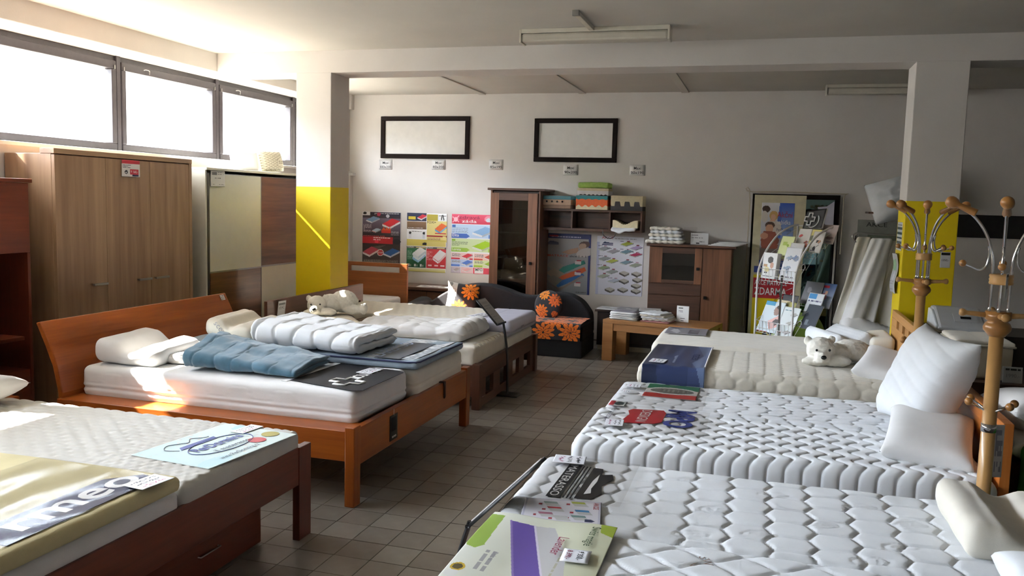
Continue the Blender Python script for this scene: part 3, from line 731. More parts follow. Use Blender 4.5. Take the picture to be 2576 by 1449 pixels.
# folded quilts: a serpentine section swept along one axis
def serpentine(layers, width, th, fold=1.0, first=1):
    """closed outline of a zig-zag folded band in (s,z): points, outward normals are recomputed later"""
    cl = []; z = th/2
    n = 14
    for k in range(layers):
        d = first if k % 2 == 0 else -first
        xs = np.linspace(-width/2+th*.55, width/2-th*.55, n)*d
        cl += [(x, z) for x in xs]
        if k < layers-1:
            for a in np.linspace(-90, 90, 7)[1:-1]:
                cl.append((xs[-1]+d*th*.55*fold*math.cos(math.radians(a)), z+th/2+th/2*math.sin(math.radians(a))))
            z += th
    c = np.array(cl); t = np.gradient(c, axis=0); t /= np.linalg.norm(t, axis=1, keepdims=True); nr = np.stack([-t[:, 1], t[:, 0]], -1)
    return c, nr
def folded(name, mat, parent, x0, x1, yc, z0, layers, width, th, quilt=None, droop=None, nx=70, gap=.86, first=1, axis='x', rot=0, origin=(0, 0, 0), seed=1, lump=.006):
    c, nr = serpentine(layers, width, th, first=first); m = len(c)
    xs = np.linspace(x0, x1, nx); h = th/2*gap
    endr = np.array([0, .55, .8, .95]); 
    side = []
    outline = [(c[i], nr[i], i/m) for i in range(m)]
    ring_p = np.concatenate([c, c[::-1]]); ring_n = np.concatenate([nr, -nr[::-1]]); ring_s = np.concatenate([np.arange(m), np.arange(m)[::-1]])
    # arc length
    sl = np.concatenate([[0], np.cumsum(np.linalg.norm(np.diff(c, axis=0), axis=1))])
    rs = sl[ring_s]; k = len(ring_p); P = []
    tips = np.ones(k); tips[[0, m-1, m, k-1]] = .35
    for i, x in enumerate(xs):
        e = min(1, min(i, nx-1-i)/3.0); e = .30+.70*math.sqrt(max(0, 1-(1-e)**2))
        pts3 = np.stack([np.full(k, x), ring_p[:, 0], ring_p[:, 1]], -1)
        d = h*e*tips
        if quilt is not None: d = d+quilt(np.full(k, x), rs+ring_n[:, 1]*0)*e
        d = d+lump*vnoise(np.stack([np.full(k, x), rs, ring_n[:, 1]*.2], -1), 8, seed)*e
        q = ring_p+ring_n*d[:, None]
        P.append(np.stack([np.full(k, x), q[:, 0], q[:, 1]], -1))
    P = np.array(P); P[..., 2] -= P[..., 2].min()
    if droop is not None: P[..., 2] = droop(P[..., 0], P[..., 1], P[..., 2])
    idx = np.arange(nx*k).reshape(nx, k); j = np.roll(idx, -1, axis=1)
    Q = np.stack([idx[:-1], j[:-1], j[1:], idx[1:]], -1).reshape(-1, 4)
    capf = []
    for row, fl_ in ((idx[0], False), (idx[-1], True)):
        for i in range(m-1):
            a, b, c2, d2 = row[i], row[i+1], row[k-2-i], row[k-1-i]; capf.append((a, b, c2, d2) if not fl_ else (d2, c2, b, a))
    V = P.reshape(-1, 3); ca, sa = math.cos(rot), math.sin(rot)
    V = np.stack([V[:, 0]*ca-V[:, 1]*sa+origin[0], V[:, 0]*sa+V[:, 1]*ca+origin[1], V[:, 2]+origin[2]], -1)
    me = mesh(name, V, np.concatenate([Q, np.array(capf)]))
    bm = bmesh.new(); bm.from_mesh(me); bmesh.ops.recalc_face_normals(bm, faces=bm.faces); bm.to_mesh(me); bm.free()
    return link(name, me, mat, parent, smooth=True)
quilt_puff = lambda pu, pv, hh: (lambda x, s: cells(x, s, pu, pv, hh, .10)-hh*.5)
wq = folded('folded_quilt', 'fabric_cool', None, -.42, .40, 0, 0, 2, .60, .068, quilt_puff(.15, .14, .018), first=-1, nx=140, rot=math.radians(-3), origin=(-2.90, 5.30, .664),
            droop=lambda x, y, z: z*(1.0-.22*(x/.42)) , seed=4)
tag(wq, 'thick white quilt folded in layers on the blue-grey pad', 'quilt')
tq = folded('folded_blanket', 'teal_cloth', None, -.40, .36, 0, 0, 2, .50, .040, lambda x, s: cells(x, s, .13, .12, .008, .08)-.004+.0035*vnoise(np.stack([x, s, x*0], -1), 30, 6), first=-1, nx=150, rot=math.radians(4), origin=(-3.02, 4.66, .602),
            droop=lambda x, y, z: z*(1.25-.55*(x/.40))*(1-.25*np.clip(-y/.25, 0, 1)) , seed=9, lump=.016)
tag(tq, 'teal velvet blanket folded on the near side of the orange bed', 'blanket')
soft_o = soft('white_bolster', (-3.64, 4.50, .606), (-3.40, 4.84, .665), .03, .02, 'fabric_white', None, disp=lambda P, N: .006*vnoise(P, 12, 3))
tag(soft_o, 'flat white folded cloth peeking out left of the teal blanket', 'blanket')
# contour pillows
def contour_pillow(name, label, mat, centre, rz, w, d, t, seed=1, dip=.35, texts=(), tilt=0, group=None):
    """w: along the long side (local y), d: across (local x) with two humps"""
    def warp(P, N):
        Q = P.copy(); u = P[:, 0]/(d/2); z = (P[:, 2])/t
        prof = 1-dip*(np.cos(np.pi*(u-.05))**2*(np.abs(u) < .55))-.22*np.clip(u, -1, 1)*1.0*.6
        Q[:, 2] = P[:, 2]*(prof); Q[:, 0] += .006*vnoise(P, 8, seed); Q[:, 2] += .004*vnoise(P, 10, seed+2)*z
        Q = Q@np.array(Euler((0, tilt, rz)).to_matrix()).T+np.array(centre); return Q
    th = thing(name, label, 'pillow', centre, group=group)
    o = soft('cover', (-d/2, -w/2, 0), (d/2, w/2, t), t*.42, .016, mat, th, warp=warp)
    R3 = Euler((0, tilt, rz)).to_matrix()
    for (s, lx, ly, lz, u, v, tw, m) in texts:
        text('lettering', s, Vector(centre)+R3@Vector((lx, ly, lz)), R3@Vector(u), R3@Vector(v), tw, m, th, raise_=.002)
    return th
contour_pillow('contour_pillow', 'sunlit white contour pillow at the near head end of the orange bed', 'fabric_white', (-3.855, 4.62, .607), math.radians(9), .58, .44, .135, 2, dip=.42, tilt=math.radians(4))
contour_pillow('contour_pillow', 'cream contour pillow with grey lettering in the middle of the orange bed', 'fabric_cream', (-3.70, 5.48, .662), math.radians(8), .60, .36, .125, 3, tilt=math.radians(4),
               texts=[('scens', .10, -.303, .03, (-1, 0, 0), (0, 0, 1), .001, 'ink_grey')] if False else [('scens', .182, -.26, .055, (0, 1, 0), (0, 0, 1), .20, 'ink_grey'), ('scens', -.1, -.303, .10, (.7, 0, -.7), (.7, 0, .7), .13, 'ink_grey')])
contour_pillow('contour_pillow', 'cream contour pillow at the far head end of the orange bed', 'fabric_cream', (-3.86, 5.86-.22, .605), math.radians(4), .42, .34, .11, 5) if False else None
# black brand banner
cb = thing('brand_banner', 'black banner with a white cross and lettering on the orange bed', 'banner', (-2.4, 4.6, .604))
prism('sheet', [(-2.655, 4.385), (-2.20, 4.275), (-2.14, 4.30), (-2.135, 4.865), (-2.18, 4.90), (-2.63, 4.965)], 'z', .6055, .608, 'banner_black', cb, bev=0)
prism('white_backing', [(-2.70, 4.36), (-2.66, 4.35), (-2.635, 4.98), (-2.675, 4.98)], 'z', .6045, .6065, 'paper', cb, bev=0)
text('lettering', 'curem', (-2.30, 4.60, .6085), (.06, 1, 0), (-1, .06, 0), .32, 'ink_white', cb, h=.075, bold=.01)
def cross_pts(c, a, b, U, V):
    s = [(a, b), (b, b), (b, a), (-b, a), (-b, b), (-a, b), (-a, -b), (-b, -b), (-b, -a), (b, -a), (b, -b), (a, -b)]
    return [(c+U*x+V*y) for x, y in s]
tube('cross_logo', [p for p in cross_pts(Vector((-2.325, 4.475, .609)),   .098, .036, Vector((.06, 1, 0)), Vector((-1, .06, 0)))], .008, 'ink_white', cb, n=6, closed=True)
card('price_note', scrawl(44, 26, 18), (-2.30, 4.72, .612), (.1, 1, 0), (-1, .1, 0), .16, .10, 'hand-written price note on the black banner', 'price tag', 'hand-written price notes')
# hanging tag, strap, sticker
ht = thing('hang_tag', 'black cardboard tag hanging from the orange footboard', 'hang tag', (-2.075, 4.6, .25))
box('tag_card', (-2.081, 4.545, .25), (-2.078, 4.655, .405), 'black_gloss', ht, bev=.001)
tube('tag_string', [(-2.079, 4.60, .40), (-2.078, 4.60, .44)], .0015, 'paper', ht, n=5)
text('lettering', 'curem', (-2.0778, 4.575, .265), Yp, Zp, .06, 'ink_white', ht)
box('printed_field', (-2.0782, 4.562, .305), (-2.0776, 4.64, .39), 'banner_black', ht, bev=0)
st = thing('mattress_strap', 'dark fabric loop hanging over the orange footboard', 'strap', (-2.08, 5.43, .32))
box('strap_top', (-2.15, 5.41, .436), (-2.07, 5.445, .441), 'strap', st, bev=.001)
prism('strap_tail', [(5.41, .441), (5.445, .441), (5.45, .33), (5.43, .322), (5.425, .40)], 'x', -2.080, -2.070, 'strap', st, bev=.001)
card('price_sticker', blank(16, 14).lines_text(.1, .1, .9, .9, 3, '#622', 3), (-4.205, 5.905, .835), (.0, 1, 0), (-.45, 0, .9), .05, .045, 'small white price sticker on the curved orange headboard', 'price tag', 'price cards on the furniture')

# ------------------------------------------------------------------ bed 3: dark brown with square cut-outs
b3 = thing('double_bed', 'dark brown bed with square cut-outs in the foot panel', 'bed', (-3.1, 7.3, 0))
ys = [6.50, 6.65, 6.86, 7.05, 7.26, 7.44, 7.65, 7.82, 8.06, 8.15]
box('foot_rail', (-2.205, 6.50, .228), (-2.172, 8.16, .37), 'dark_brown_y', b3)
box('foot_rail', (-2.205, 6.50, .0), (-2.172, 8.16, .08), 'dark_brown_y', b3)
for a, b in ((6.50, 6.65), (6.86, 7.05), (7.26, 7.44), (7.65, 7.82), (8.05, 8.16)): box('foot_panel', (-2.205, a, .08), (-2.172, b, .228), 'dark_brown_y', b3, bev=.001)
for y in (6.415, 8.161): box('leg', (-2.215, y, 0), (-2.148, y+.08, .375), 'dark_brown_z', b3)
for y in (6.44, 8.20): box('side_rail', (-4.1, y, .1), (-2.21, y+.03, .36), 'dark_brown_x', b3)
box('slat_base', (-4.1, 6.47, .30), (-2.21, 8.20, .335), 'pine_y', b3)
box('headboard_rail', (-4.145, 6.42, .60), (-4.112, 8.26, .775), 'dark_brown_y', b3)
box('headboard_rail', (-4.145, 6.42, .30), (-4.112, 8.26, .52), 'dark_brown_y', b3)
for y in (6.42, 7.3, 8.20): box('headboard_post', (-4.145, y, .52), (-4.112, y+.06, .60), 'dark_brown_z', b3, bev=.001)
for y in (6.42, 8.20): box('leg', (-4.145, y, 0), (-4.112, y+.06, .30), 'dark_brown_z', b3, bev=.001)
for y, wh in ((7.46, 'third'), (7.83, 'fourth')): card('paper_tag', blank(6, 8), (-2.20, y, .11), Yp, Zp, .075, .11, 'white paper tag in the %s square cut-out of the dark brown bed' % wh, 'price tag', 'tags behind the bed cut-outs')
def tufted(P, N):
    s = 1-np.abs(N[:, 2]); t = np.where(np.abs(N[:, 0]) > .5, P[:, 1], P[:, 0])
    return .004*vnoise(P, 6, 3)+.006*s*np.sin(np.pi*t/.07)**2*(P[:, 2] > .45)+.012*np.exp(-((P[:, 2]-.50)/.012)**2)*s
m4 = thing('foam_mattress', 'natural cream mattress with a stitched roll edge on the dark brown bed', 'mattress', (-3.1, 6.9, .335), group='mattresses on display')
soft('cover', (-4.08, 6.46, .337), (-2.21, 7.30, .515), .035, .018, 'fabric_cream', m4, disp=tufted, resz=.012)
for k in range(9):
    y = 6.56+k*.085; tube('stitch', [(-2.265, y, .512), (-2.225, y+.01, .520), (-2.205, y+.012, .500)], .004, 'fabric_beige', m4, n=5)
m5 = thing('foam_mattress', 'lower cream mattress of the stack on the far half of the dark bed', 'mattress', (-3.1, 7.76, .335), group='mattresses on display')
soft('cover', (-4.08, 7.32, .337), (-2.19, 8.17, .462), .03, .02, 'fabric_cream', m5, disp=lambda P, N: .004*vnoise(P, 7, 3), resz=.015)
def waves(P, N):
    t = P[:, 0]+.4*P[:, 1]
    return .005*np.abs(np.sin(np.pi*t/.09))*(1-np.exp(-(P[:, 2]-.46)/.05))+.003*vnoise(P, 6, 3)
m6 = thing('foam_mattress', 'upper ivory mattress of the stack, wrapped at its foot in lavender film', 'mattress', (-3.1, 7.76, .465), group='mattresses on display')
soft('cover', (-4.06, 7.30, .466), (-2.17, 8.19, .605), .04, .015, 'fabric_ivory', m6, disp=waves, resz=.015)
def wrapd(P, N): return .004*vnoise(P*np.array([1, 1, .5]), 9, 6)+.004
wp = thing('packing_wrap', 'lavender plastic wrap around the foot of the mattress stack', 'wrap', (-2.4, 7.76, .46))
soft('wrap_sleeve', (-2.60, 7.285, .40), (-2.40, 8.205, .612), .045, .02, 'lavender_wrap', wp, disp=wrapd)
def wrap_end(P, N):
    Q = P.copy(); k = np.clip((P[:, 0]+2.42)/.30, 0, 1); Q[:, 2] = np.where(P[:, 2] < .5, P[:, 2]+.05*k, P[:, 2]); return Q
soft('wrap_flap', (-2.46, 7.29, .43), (-2.16, 8.21, .612), .045, .02, 'lavender_wrap', wp, disp=wrapd, warp=wrap_end)
card('paper_tag', blank(20, 14, '#e4e6ec').lines_text(.1, .2, .9, .8, 3, '#778', 3), (-2.50, 7.40, .6215), (.2, 1, 0), (-1, .2, 0), .30, .14, 'paper leaflet lying on the lavender wrap', 'leaflet')
dv = soft('duvet', (-3.42, 6.55, .515), (-2.34, 7.28, .62), .05, .016, 'fabric_white', None,
          disp=lambda P, N: cells(P[:, 0]+.15*P[:, 1], P[:, 1], .17, .16, .020, .25)*(N[:, 2] > -.3)-.008+.012*vnoise(P, 5, 8),
          warp=lambda P, N: P+np.stack([.04*vnoise(P, 3, 2), .05*vnoise(P, 2.5, 5), (P[:, 2] > .53)*(.03*vnoise(P, 4, 7)+.03*np.exp(-((P[:, 0]+2.44)/.10)**2)-.02*np.clip((P[:, 1]-6.9)/.3, -1, 1)*0)], -1))
tag(dv, 'crumpled white duvet spread on the near mattress of the dark brown bed', 'duvet')
pillow('latex_pillow', 'flat cream pillow under the plush bear at the head of the dark bed', 'fabric_cream', (-3.83, 6.92, .562), (0, 0, math.radians(35)), .60, .40, .10, pw=.4)
# open cover showing the filling
fz = thing('mattress_sample', 'open mattress corner showing the brown fibre filling behind the plush bear', 'sample', (-3.45, 7.15, .515))
prism('fibre_core', [(-3.68, .545), (-3.50, .590), (-3.28, .585), (-3.14, .555), (-3.16, .520), (-3.64, .520)], 'y', 7.20, 7.285, 'foam_brownish', fz, bev=.006)
# headboard tags
R = blank(22, 42, '#dadada').rect(.1, .82, .9, .9, '#555').lines_text(.12, .6, .85, .78, 3, '#888', 3).lines_text(.1, .06, .9, .15, 2, '#777', 6)
card('price_card', R, (-4.108, 6.555, .565), (0.05, 1, 0), (.12, 0, 1), .115, .20, 'long printed price strip hanging on the dark brown headboard', 'price tag', 'price cards on the furniture')
card('price_card', blank(10, 8), (-4.10, 7.98, .60), Yp, Zp, .10, .05, 'small blank white card on the dark headboard behind the bear', 'price tag', 'price cards on the furniture')

# plush bears: one remeshed body each
def ellipsoid(c, r, rot=(0, 0, 0), n=16, m=10):
    R3 = np.array(Euler(rot).to_matrix()); v = []; f = []
    for i in range(m+1):
        a = math.pi*i/m
        for k in range(n):
            w = 2*math.pi*k/n; v.append((math.sin(a)*math.cos(w)*r[0], math.sin(a)*math.sin(w)*r[1], math.cos(a)*r[2]))
    for i in range(m):
        for k in range(n): f.append((i*n+k, (i+1)*n+k, (i+1)*n+(k+1) % n, i*n+(k+1) % n))
    return np.array(v)@R3.T+np.array(c), f
def bear(label, loc, rz, scale, rump=1.0):
    """lying on its belly, head towards local -x / -y, body along +x"""
    E = [((0, 0, .105), (.098, .09, .092)),                    # head
         ((-.015, -.085, .065), (.052, .055, .045)),           # muzzle
         ((-.082, .03, .165), (.03, .018, .032)), ((.082, .025, .175), (.03, .018, .032)),   # ears
         ((.13, .08, .105*rump), (.12, .10, .10*rump)),                  # shoulders
         ((.26, .13, .125*rump), (.14, .115, .115*rump)),                # rump
         ((-.02, -.03, .03), (.12, .05, .035)), ((.10, -.06, .04), (.10, .05, .04)),         # fore legs
         ((.36, .06, .05), (.12, .055, .05)), ((.46, .04, .055), (.035, .05, .055)),         # near hind leg and foot
         ((.36, .20, .05), (.12, .05, .045)), ((.47, .20, .05), (.03, .045, .05)), ((.38, .15, .13*rump), (.03, .03, .03))]
    V, F = [], []
    for c, r in E:
        v, f = ellipsoid(c, r); k = len(V); V += list(v); F += [tuple(a+k for a in q) for q in f]
    me = mesh('b', V, F); bm = bmesh.new(); bm.from_mesh(me); bmesh.ops.remove_doubles(bm, verts=bm.verts, dist=1e-6); bm.to_mesh(me); bm.free()
    o = bpy.data.objects.new('b', me); COL.objects.link(o)
    md = o.modifiers.new('r', 'REMESH'); md.mode = 'VOXEL'; md.voxel_size = .007
    ms = o.modifiers.new('s', 'SMOOTH'); ms.factor = .5; ms.iterations = 7
    dg = bpy.context.evaluated_depsgraph_get(); me2 = bpy.data.meshes.new_from_object(o.evaluated_get(dg)); bpy.data.objects.remove(o)
    n = len(me2.vertices); co = np.empty(n*3, np.float32); me2.vertices.foreach_get('co', co); co = co.reshape(-1, 3).astype(float)
    nm = np.empty(n*3, np.float32); me2.vertices.foreach_get('normal', nm); nm = nm.reshape(-1, 3)
    co += nm*(.0035*vnoise(co, 55, 4)+.002*vnoise(co, 120, 7))[:, None]; co[:, 2] = np.maximum(co[:, 2], 0)
    R3 = np.array(Matrix.Rotation(rz, 3, 'Z')); tr = lambda p: (np.asarray(p)*scale)@R3.T+np.array(loc)
    me2.vertices.foreach_set('co', tr(co).astype(np.float32).ravel()); me2.update()
    t = thing('plush_bear', label, 'plush toy', loc, group='white plush bears')
    body = link('body', me2, 'plush', t, smooth=True)
    for nm_, c, r in (('nose', (-.02, -.142, .075), (.020, .012, .015)), ('eye', (-.052, -.083, .115), (.009, .007, .009)), ('eye', (.035, -.086, .118), (.009, .007, .009))):
        v, f = ellipsoid(c, r, n=10, m=6); link(nm_, mesh(nm_, tr(v), f), 'nose_black', t, smooth=True)
    return t
bear('white plush polar bear lying at the head of the dark brown bed', (-3.90, 6.90, .612), math.radians(26), .92)

# ------------------------------------------------------------------ bed 4 and the sideboard near the back wall
b4 = thing('single_bed', 'orange wooden single bed with a slotted headboard beside the yellow pillar', 'bed', (-4.5, 9.5, 0))
YB4 = 9.42
box('headboard_rail', (-4.94, YB4, .865), (-4.11, YB4+.04, .912), 'amber_x', b4)
box('headboard_panel', (-4.94, YB4, .42), (-4.11, YB4+.04, .80), 'amber_x', b4)
for x0, x1 in ((-4.94, -4.87), (-4.21, -4.11)): box('headboard_post', (x0, YB4, .80), (x1, YB4+.04, .865), 'amber_z', b4, bev=.001)
for x in (-4.94, -4.17): box('leg', (x, YB4, 0), (x+.06, YB4+.04, .42), 'amber_z', b4, bev=.001)
for x in (-4.92, -4.16): box('side_rail', (x, 8.35, .2), (x+.03, YB4, .36), 'amber_y', b4)
box('footboard', (-4.92, 8.32, .15), (-4.13, 8.35, .38), 'amber_x', b4)
for x in (-4.92, -4.18): box('leg', (x, 8.30, 0), (x+.05, 8.345, .15), 'amber_z', b4, bev=.001)
box('slat_base', (-4.89, 8.36, .30), (-4.165, 9.41, .33), 'pine_x', b4)
m7 = thing('foam_mattress', 'grey-white mattress on the slotted orange bed', 'mattress', (-4.5, 8.9, .33), group='mattresses on display')
soft('cover', (-4.885, 8.37, .332), (-4.17, 9.40, .52), .03, .03, 'fabric_white', m7)
sb = thing('sideboard', 'dark walnut sideboard with papers on top behind the sofa', 'sideboard', (-3.85, 10.15, 0))
box('top', (-4.50, 9.90, .55), (-3.30, 10.40, .585), 'walnut_x', sb)
box('body', (-4.44, 9.95, .06), (-3.32, 10.39, .55), 'espresso_x', sb)
for k in range(3): box('door', (-4.43+k*.37, 9.935, .09), (-4.07+k*.37, 9.95, .53), 'walnut_x', sb)
for x in (-4.40, -3.40): box('leg', (x, 9.97, 0), (x+.05, 10.02, .06), 'espresso_x', sb, bev=0)
for k, (x, y, r) in enumerate(((-4.22, 9.97, .1), (-3.92, 9.96, -.05), (-3.62, 9.98, .15))):
    card('paper_sheet', blank(10, 8).lines_text(.1, .2, .9, .8, 4, '#999', k), (x, y, .587+.0004*k), (math.cos(r), math.sin(r), 0), (-math.sin(r), math.cos(r), 0), .30, .21, '%s loose paper sheet lying on the dark sideboard' % ('leftmost', 'middle', 'rightmost')[k], 'paper', 'papers on the sideboard')

# ------------------------------------------------------------------ back wall: frames, size signs, posters
YW = YB
def wall_frame(label, x0, x1, z0, z1):
    t = thing('picture_frame', label, 'frame', ((x0+x1)/2, YW, z0), group='black frames on the back wall'); b = .058
    for nm, lo, hi in (('frame_bar', (x0, YW-.03, z1-b), (x1, YW, z1)), ('frame_bar', (x0, YW-.03, z0), (x1, YW, z0+b)), ('frame_bar', (x0, YW-.03, z0+b), (x0+b, YW, z1-b)), ('frame_bar', (x1-b, YW-.03, z0+b), (x1, YW, z1-b))):
        box(nm, lo, hi, plain('frame_black', '#1a1312', .8, spec=.15), t, bev=.004)
    box('backing', (x0+b, YW-.006, z0+b), (x1-b, YW-.001, z1-b), 'white_paint', t, bev=0)
wall_frame('black rectangular empty frame on the brighter left part of the back wall', -4.955, -3.71, 2.225, 2.77)
wall_frame('black rectangular empty frame above the wall shelf', -2.845, -1.795, 2.205, 2.742)
for x, z, s in ((-4.888, 2.14, '100x200'), (-4.134, 2.15, '80x200'), (-3.345, 2.161, '85x195'), (-2.366, 2.111, '90x200'), (-1.533, 2.119, '90x190')):
    card('size_sign', blank(4, 4, '#d6d2ce'), (x-.095, YW-.003, z-.065), Xp, Zp, .19, .13, 'white paper sign reading Maxi %s on the back wall' % s, 'sign', 'mattress size signs',
         [('Maxi', .27, .56, .46, 'ink_black', .26), (s, .08, .16, .84, 'ink_black', .24)])

def poster(name, R, x0, x1, z0, z1, label, texts=(), y=YW-.003, group='advertising posters on the back wall'):
    return card(name, R, (x0, y, z0), Xp, Zp, x1-x0, z1-z0, label, 'poster', group, texts)
# poster 1: dark with red band
R = Raster(88, 108, '#2c2432').rect(0, 0, 1, 1, '#efefef').rect(.012, .012, .988, .988, '#30262f')
R.grad(.012, .62, .988, .88, '#463a48', '#75687c').rect(.2, .93, .99, .99, '#1c1830').lines_text(.32, .935, .95, .98, 2, '#e8e8e8', 2).rect(.0, .93, .2, 1, '#efefef').ell(.07, .965, .045, .025, '#222')
R.ell(.43, .95, .05, .035, '#b03050').ell(.66, .92, .045, .03, '#d0d0d8')
R.mattress(.10, .78, .36, .13, '#7c9ec4', '#e8e8ee', '#b8bcc8').mattress(.52, .68, .46, .20, '#c8202c', '#f2f2f2', '#e8e8ea').mattress(.25, .60, .24, .09, '#bfd8e8', '#d8a0a0', '#9aa').rect(.5, .60, .74, .66, '#c83028')
R.poly([(.5, .66), (.74, .66), (.72, .72), (.68, .67), (.64, .72), (.6, .67), (.56, .72), (.52, .67)], '#e06030')
R.lines_text(.03, .60, .24, .76, 6, '#b8a8b0', 3).lines_text(.75, .54, .96, .64, 5, '#90888e', 5).rect(.02, .53, .98, .555, '#1a141a').lines_text(.03, .535, .6, .55, 1, '#d05050', 7)
R.rect(.012, .40, .80, .53, '#b01c28').ell(.9, .45, .1, .05, '#14141c').lines_text(.3, .46, .78, .52, 2, '#f4e8e8', 11).ell(.38, .435, .05, .032, '#d8344a')
R.grad(.012, .012, .988, .39, '#4c4040', '#352c2c').poly([(.3, .34), (.62, .38), (.3, .24)], '#605850').mattress(.02, .14, .42, .20, '#b04050', '#e8e0e0', '#d8c8c8').mattress(.56, .14, .42, .18, '#2c5c9c', '#e8e8f0', '#c8ccd8')
R.ell(.48, .23, .085, .065, '#e8e0e0').ell(.48, .23, .07, .052, '#b82830').lines_text(.05, .03, .95, .1, 3, '#908880', 13)
poster('advert_poster', R, -5.225, -4.655, .80, 1.513, 'dark mattress poster with a red band, leftmost on the back wall', [('STOP', .42, .215, .12, 'ink_white'), ('VIBRACE', .34, .47, .4, 'ink_white')][:1])
# poster 2: six fields
R = Raster(88, 116, '#ffffff').rect(.0, .86, .49, 1, '#1c2848').rect(.03, .89, .22, .94, '#e0c840').mattress(.26, .88, .24, .10, '#c8283c', '#eee', '#ddd').grad(.0, .72, .49, .855, '#6b5138', '#8a6a4c')
R.lines_text(.02, .735, .4, .75, 1, '#eee', 3).rect(.5, .52, 1, .985, '#e3d48a').rect(.5, .88, .77, .985, '#b6a63a').rect(.77, .87, 1, .985, '#f6f6f2').line(.86, .9, .88, .97, .012, '#222').line(.92, .9, .9, .97, .012, '#222').rect(.8, .955, .98, .965, '#222')
R.mattress(.70, .66, .30, .18, '#e06a30', '#5c9cc8', '#78b0d4').rect(.7, .655, .98, .67, '#c83040').rect(.5, .60, 1, .63, '#a03030').lines_text(.52, .53, .84, .59, 4, '#b08870', 4).rect(.9, .54, .98, .62, '#e8d890')
R.rect(0, .56, .49, .70, '#f4f4f4').ell(.08, .66, .03, .025, '#222').rect(.05, .57, .11, .64, '#e4e4e8').ell(.43, .66, .03, .025, '#222').rect(.40, .57, .46, .64, '#dfe4ea').lines_text(.12, .675, .36, .69, 1, '#333', 6)
R.rect(0, .44, .98, .555, '#cfc060').poly([(.4, .46), (.52, .46), (.52, .49), (.46, .505), (.4, .49)], '#222').rect(.52, .47, .56, .5, '#998').rect(.5, .44, .98, .525, '#d8ca78')
R.rect(.0, .40, .49, .43, '#5c5850').rect(.50, .40, .99, .43, '#5c5850').rect(.24, .405, .48, .425, '#d8c890').rect(.76, .405, .96, .425, '#d8c890')
R.grad(0, .07, .49, .40, '#1c5034', '#2c6a44').mattress(.15, .15, .34, .22, '#e8eef0', '#8cb8d8', '#a8c8e0').mattress(.15, .22, .34, .20, '#f0f0f0', '#e4e8ea', '#c8d4dc')
R.grad(.50, .07, .99, .40, '#b02830', '#c43c40').mattress(.66, .15, .33, .24, '#f4f0f0', '#f0f0f0', '#e0c0c0').poly([(.66, .255), (.80, .19), (.80, .18), (.66, .245)], '#c82838')
for k, c in ((.03, '#f0f0f0'), (.19, '#f0f0f0'), (.34, '#f0f0f0')): R.rect(k, .09, k+.05, .13, c).rect(k+.07, .09, k+.085, .12, c)
for k in (.54, .70, .85): R.rect(k, .10, k+.10, .13, '#f0d8d8')
R.lines_text(.02, .2, .14, .36, 8, '#8cb09a', 9).lines_text(.51, .2, .65, .36, 8, '#e0a0a0', 10).grad(0, .0, .98, .06, '#c8be50', '#e8e4c0')
poster('advert_poster', R, -4.568, -4.0, .735, 1.512, 'poster with green and red mattress fields in the middle left of the back wall', [('FOXI+', .51, .83, .22, 'ink_black'), ('FORZA', .02, .405, .16, 'ink_white'), ('BONDY', .51, .405, .16, 'ink_white')])
# poster 3: pink
R = Raster(90, 116, '#f4f4f6').grad(0, .84, 1, 1, '#c8324c', '#e05470').ell(.86, .93, .12, .055, '#e890a0').ell(.84, .91, .06, .035, '#cfd8dc').line(.02, .86, .16, .97, .012, '#f0a0b0').line(.02, .95, .16, .87, .012, '#f0a0b0').ell(.09, .91, .05, .04, '#f4b8c4')
R.rect(0, .60, 1, .83, '#c3d8ee').rect(.01, .78, .09, .815, '#4068b0').lines_text(.01, .69, .38, .77, 6, '#8898b0', 3).rect(0, .595, .35, .67, '#4468b8').poly([(.35, .595), (.42, .63), (.35, .67)], '#4468b8').mattress(.48, .62, .52, .18, '#8cb4dc', '#e8e8ec', '#b0b8c4').rect(.85, .60, 1, .66, '#5888c8')
R.rect(0, .37, 1, .59, '#d4e4b0').rect(.01, .545, .09, .58, '#88b040').lines_text(.01, .46, .38, .54, 6, '#90a078', 5).rect(0, .36, .35, .435, '#9cc048').poly([(.35, .36), (.42, .4), (.35, .435)], '#9cc048').mattress(.48, .38, .52, .18, '#a4cc28', '#e8ece0', '#b8c4a0').rect(.85, .37, 1, .43, '#a8cc50')
for (x, y, a, b) in ((0, .23, '#efd0d0', '#c03040'), (.52, .23, '#f0c8c0', '#c04838'), (0, .115, '#c0d0ee', '#4c70c0'), (.52, .115, '#d8e4b0', '#98b840')):
    R.rect(x, y, x+.50, y+.115, a).rect(x, y, x+.20, y+.03, b).mattress(x+.24, y+.01, .26, .10, b, '#e8e8e8', '#b0a8a8').lines_text(x+.02, y+.05, x+.22, y+.10, 4, '#888', int(x*9+y*50)).rect(x+.42, y, x+.5, y+.025, b)
R.rect(0, 0, .22, .105, '#c8bcc8').rect(.23, 0, .50, .105, '#e8c4c8').rect(.51, 0, 1, .105, '#c83c50').rect(.55, .01, .74, .095, '#f4f4f4').mattress(.05, .02, .15, .07, '#a89898', '#ddd', '#bbb').mattress(.27, .02, .2, .07, '#e0a8a8', '#eee', '#ccc')
poster('advert_poster', R, -3.933, -3.33, .745, 1.515, 'pink headed mattress price poster beside the tall glass cabinet', [('zdravá', .16, .925, .48, 'ink_crimson', .05), ('záda', .23, .86, .34, 'ink_white', .05), ('Elita', .02, .62, .15, 'ink_white'), ('Loreta', .02, .385, .2, 'ink_white'), ('MPO', .565, .05, .16, 'ink_black'), ('11', .91, .68, .08, 'ink_crimson', .045), ('11', .91, .455, .08, 'ink_crimson', .045)])
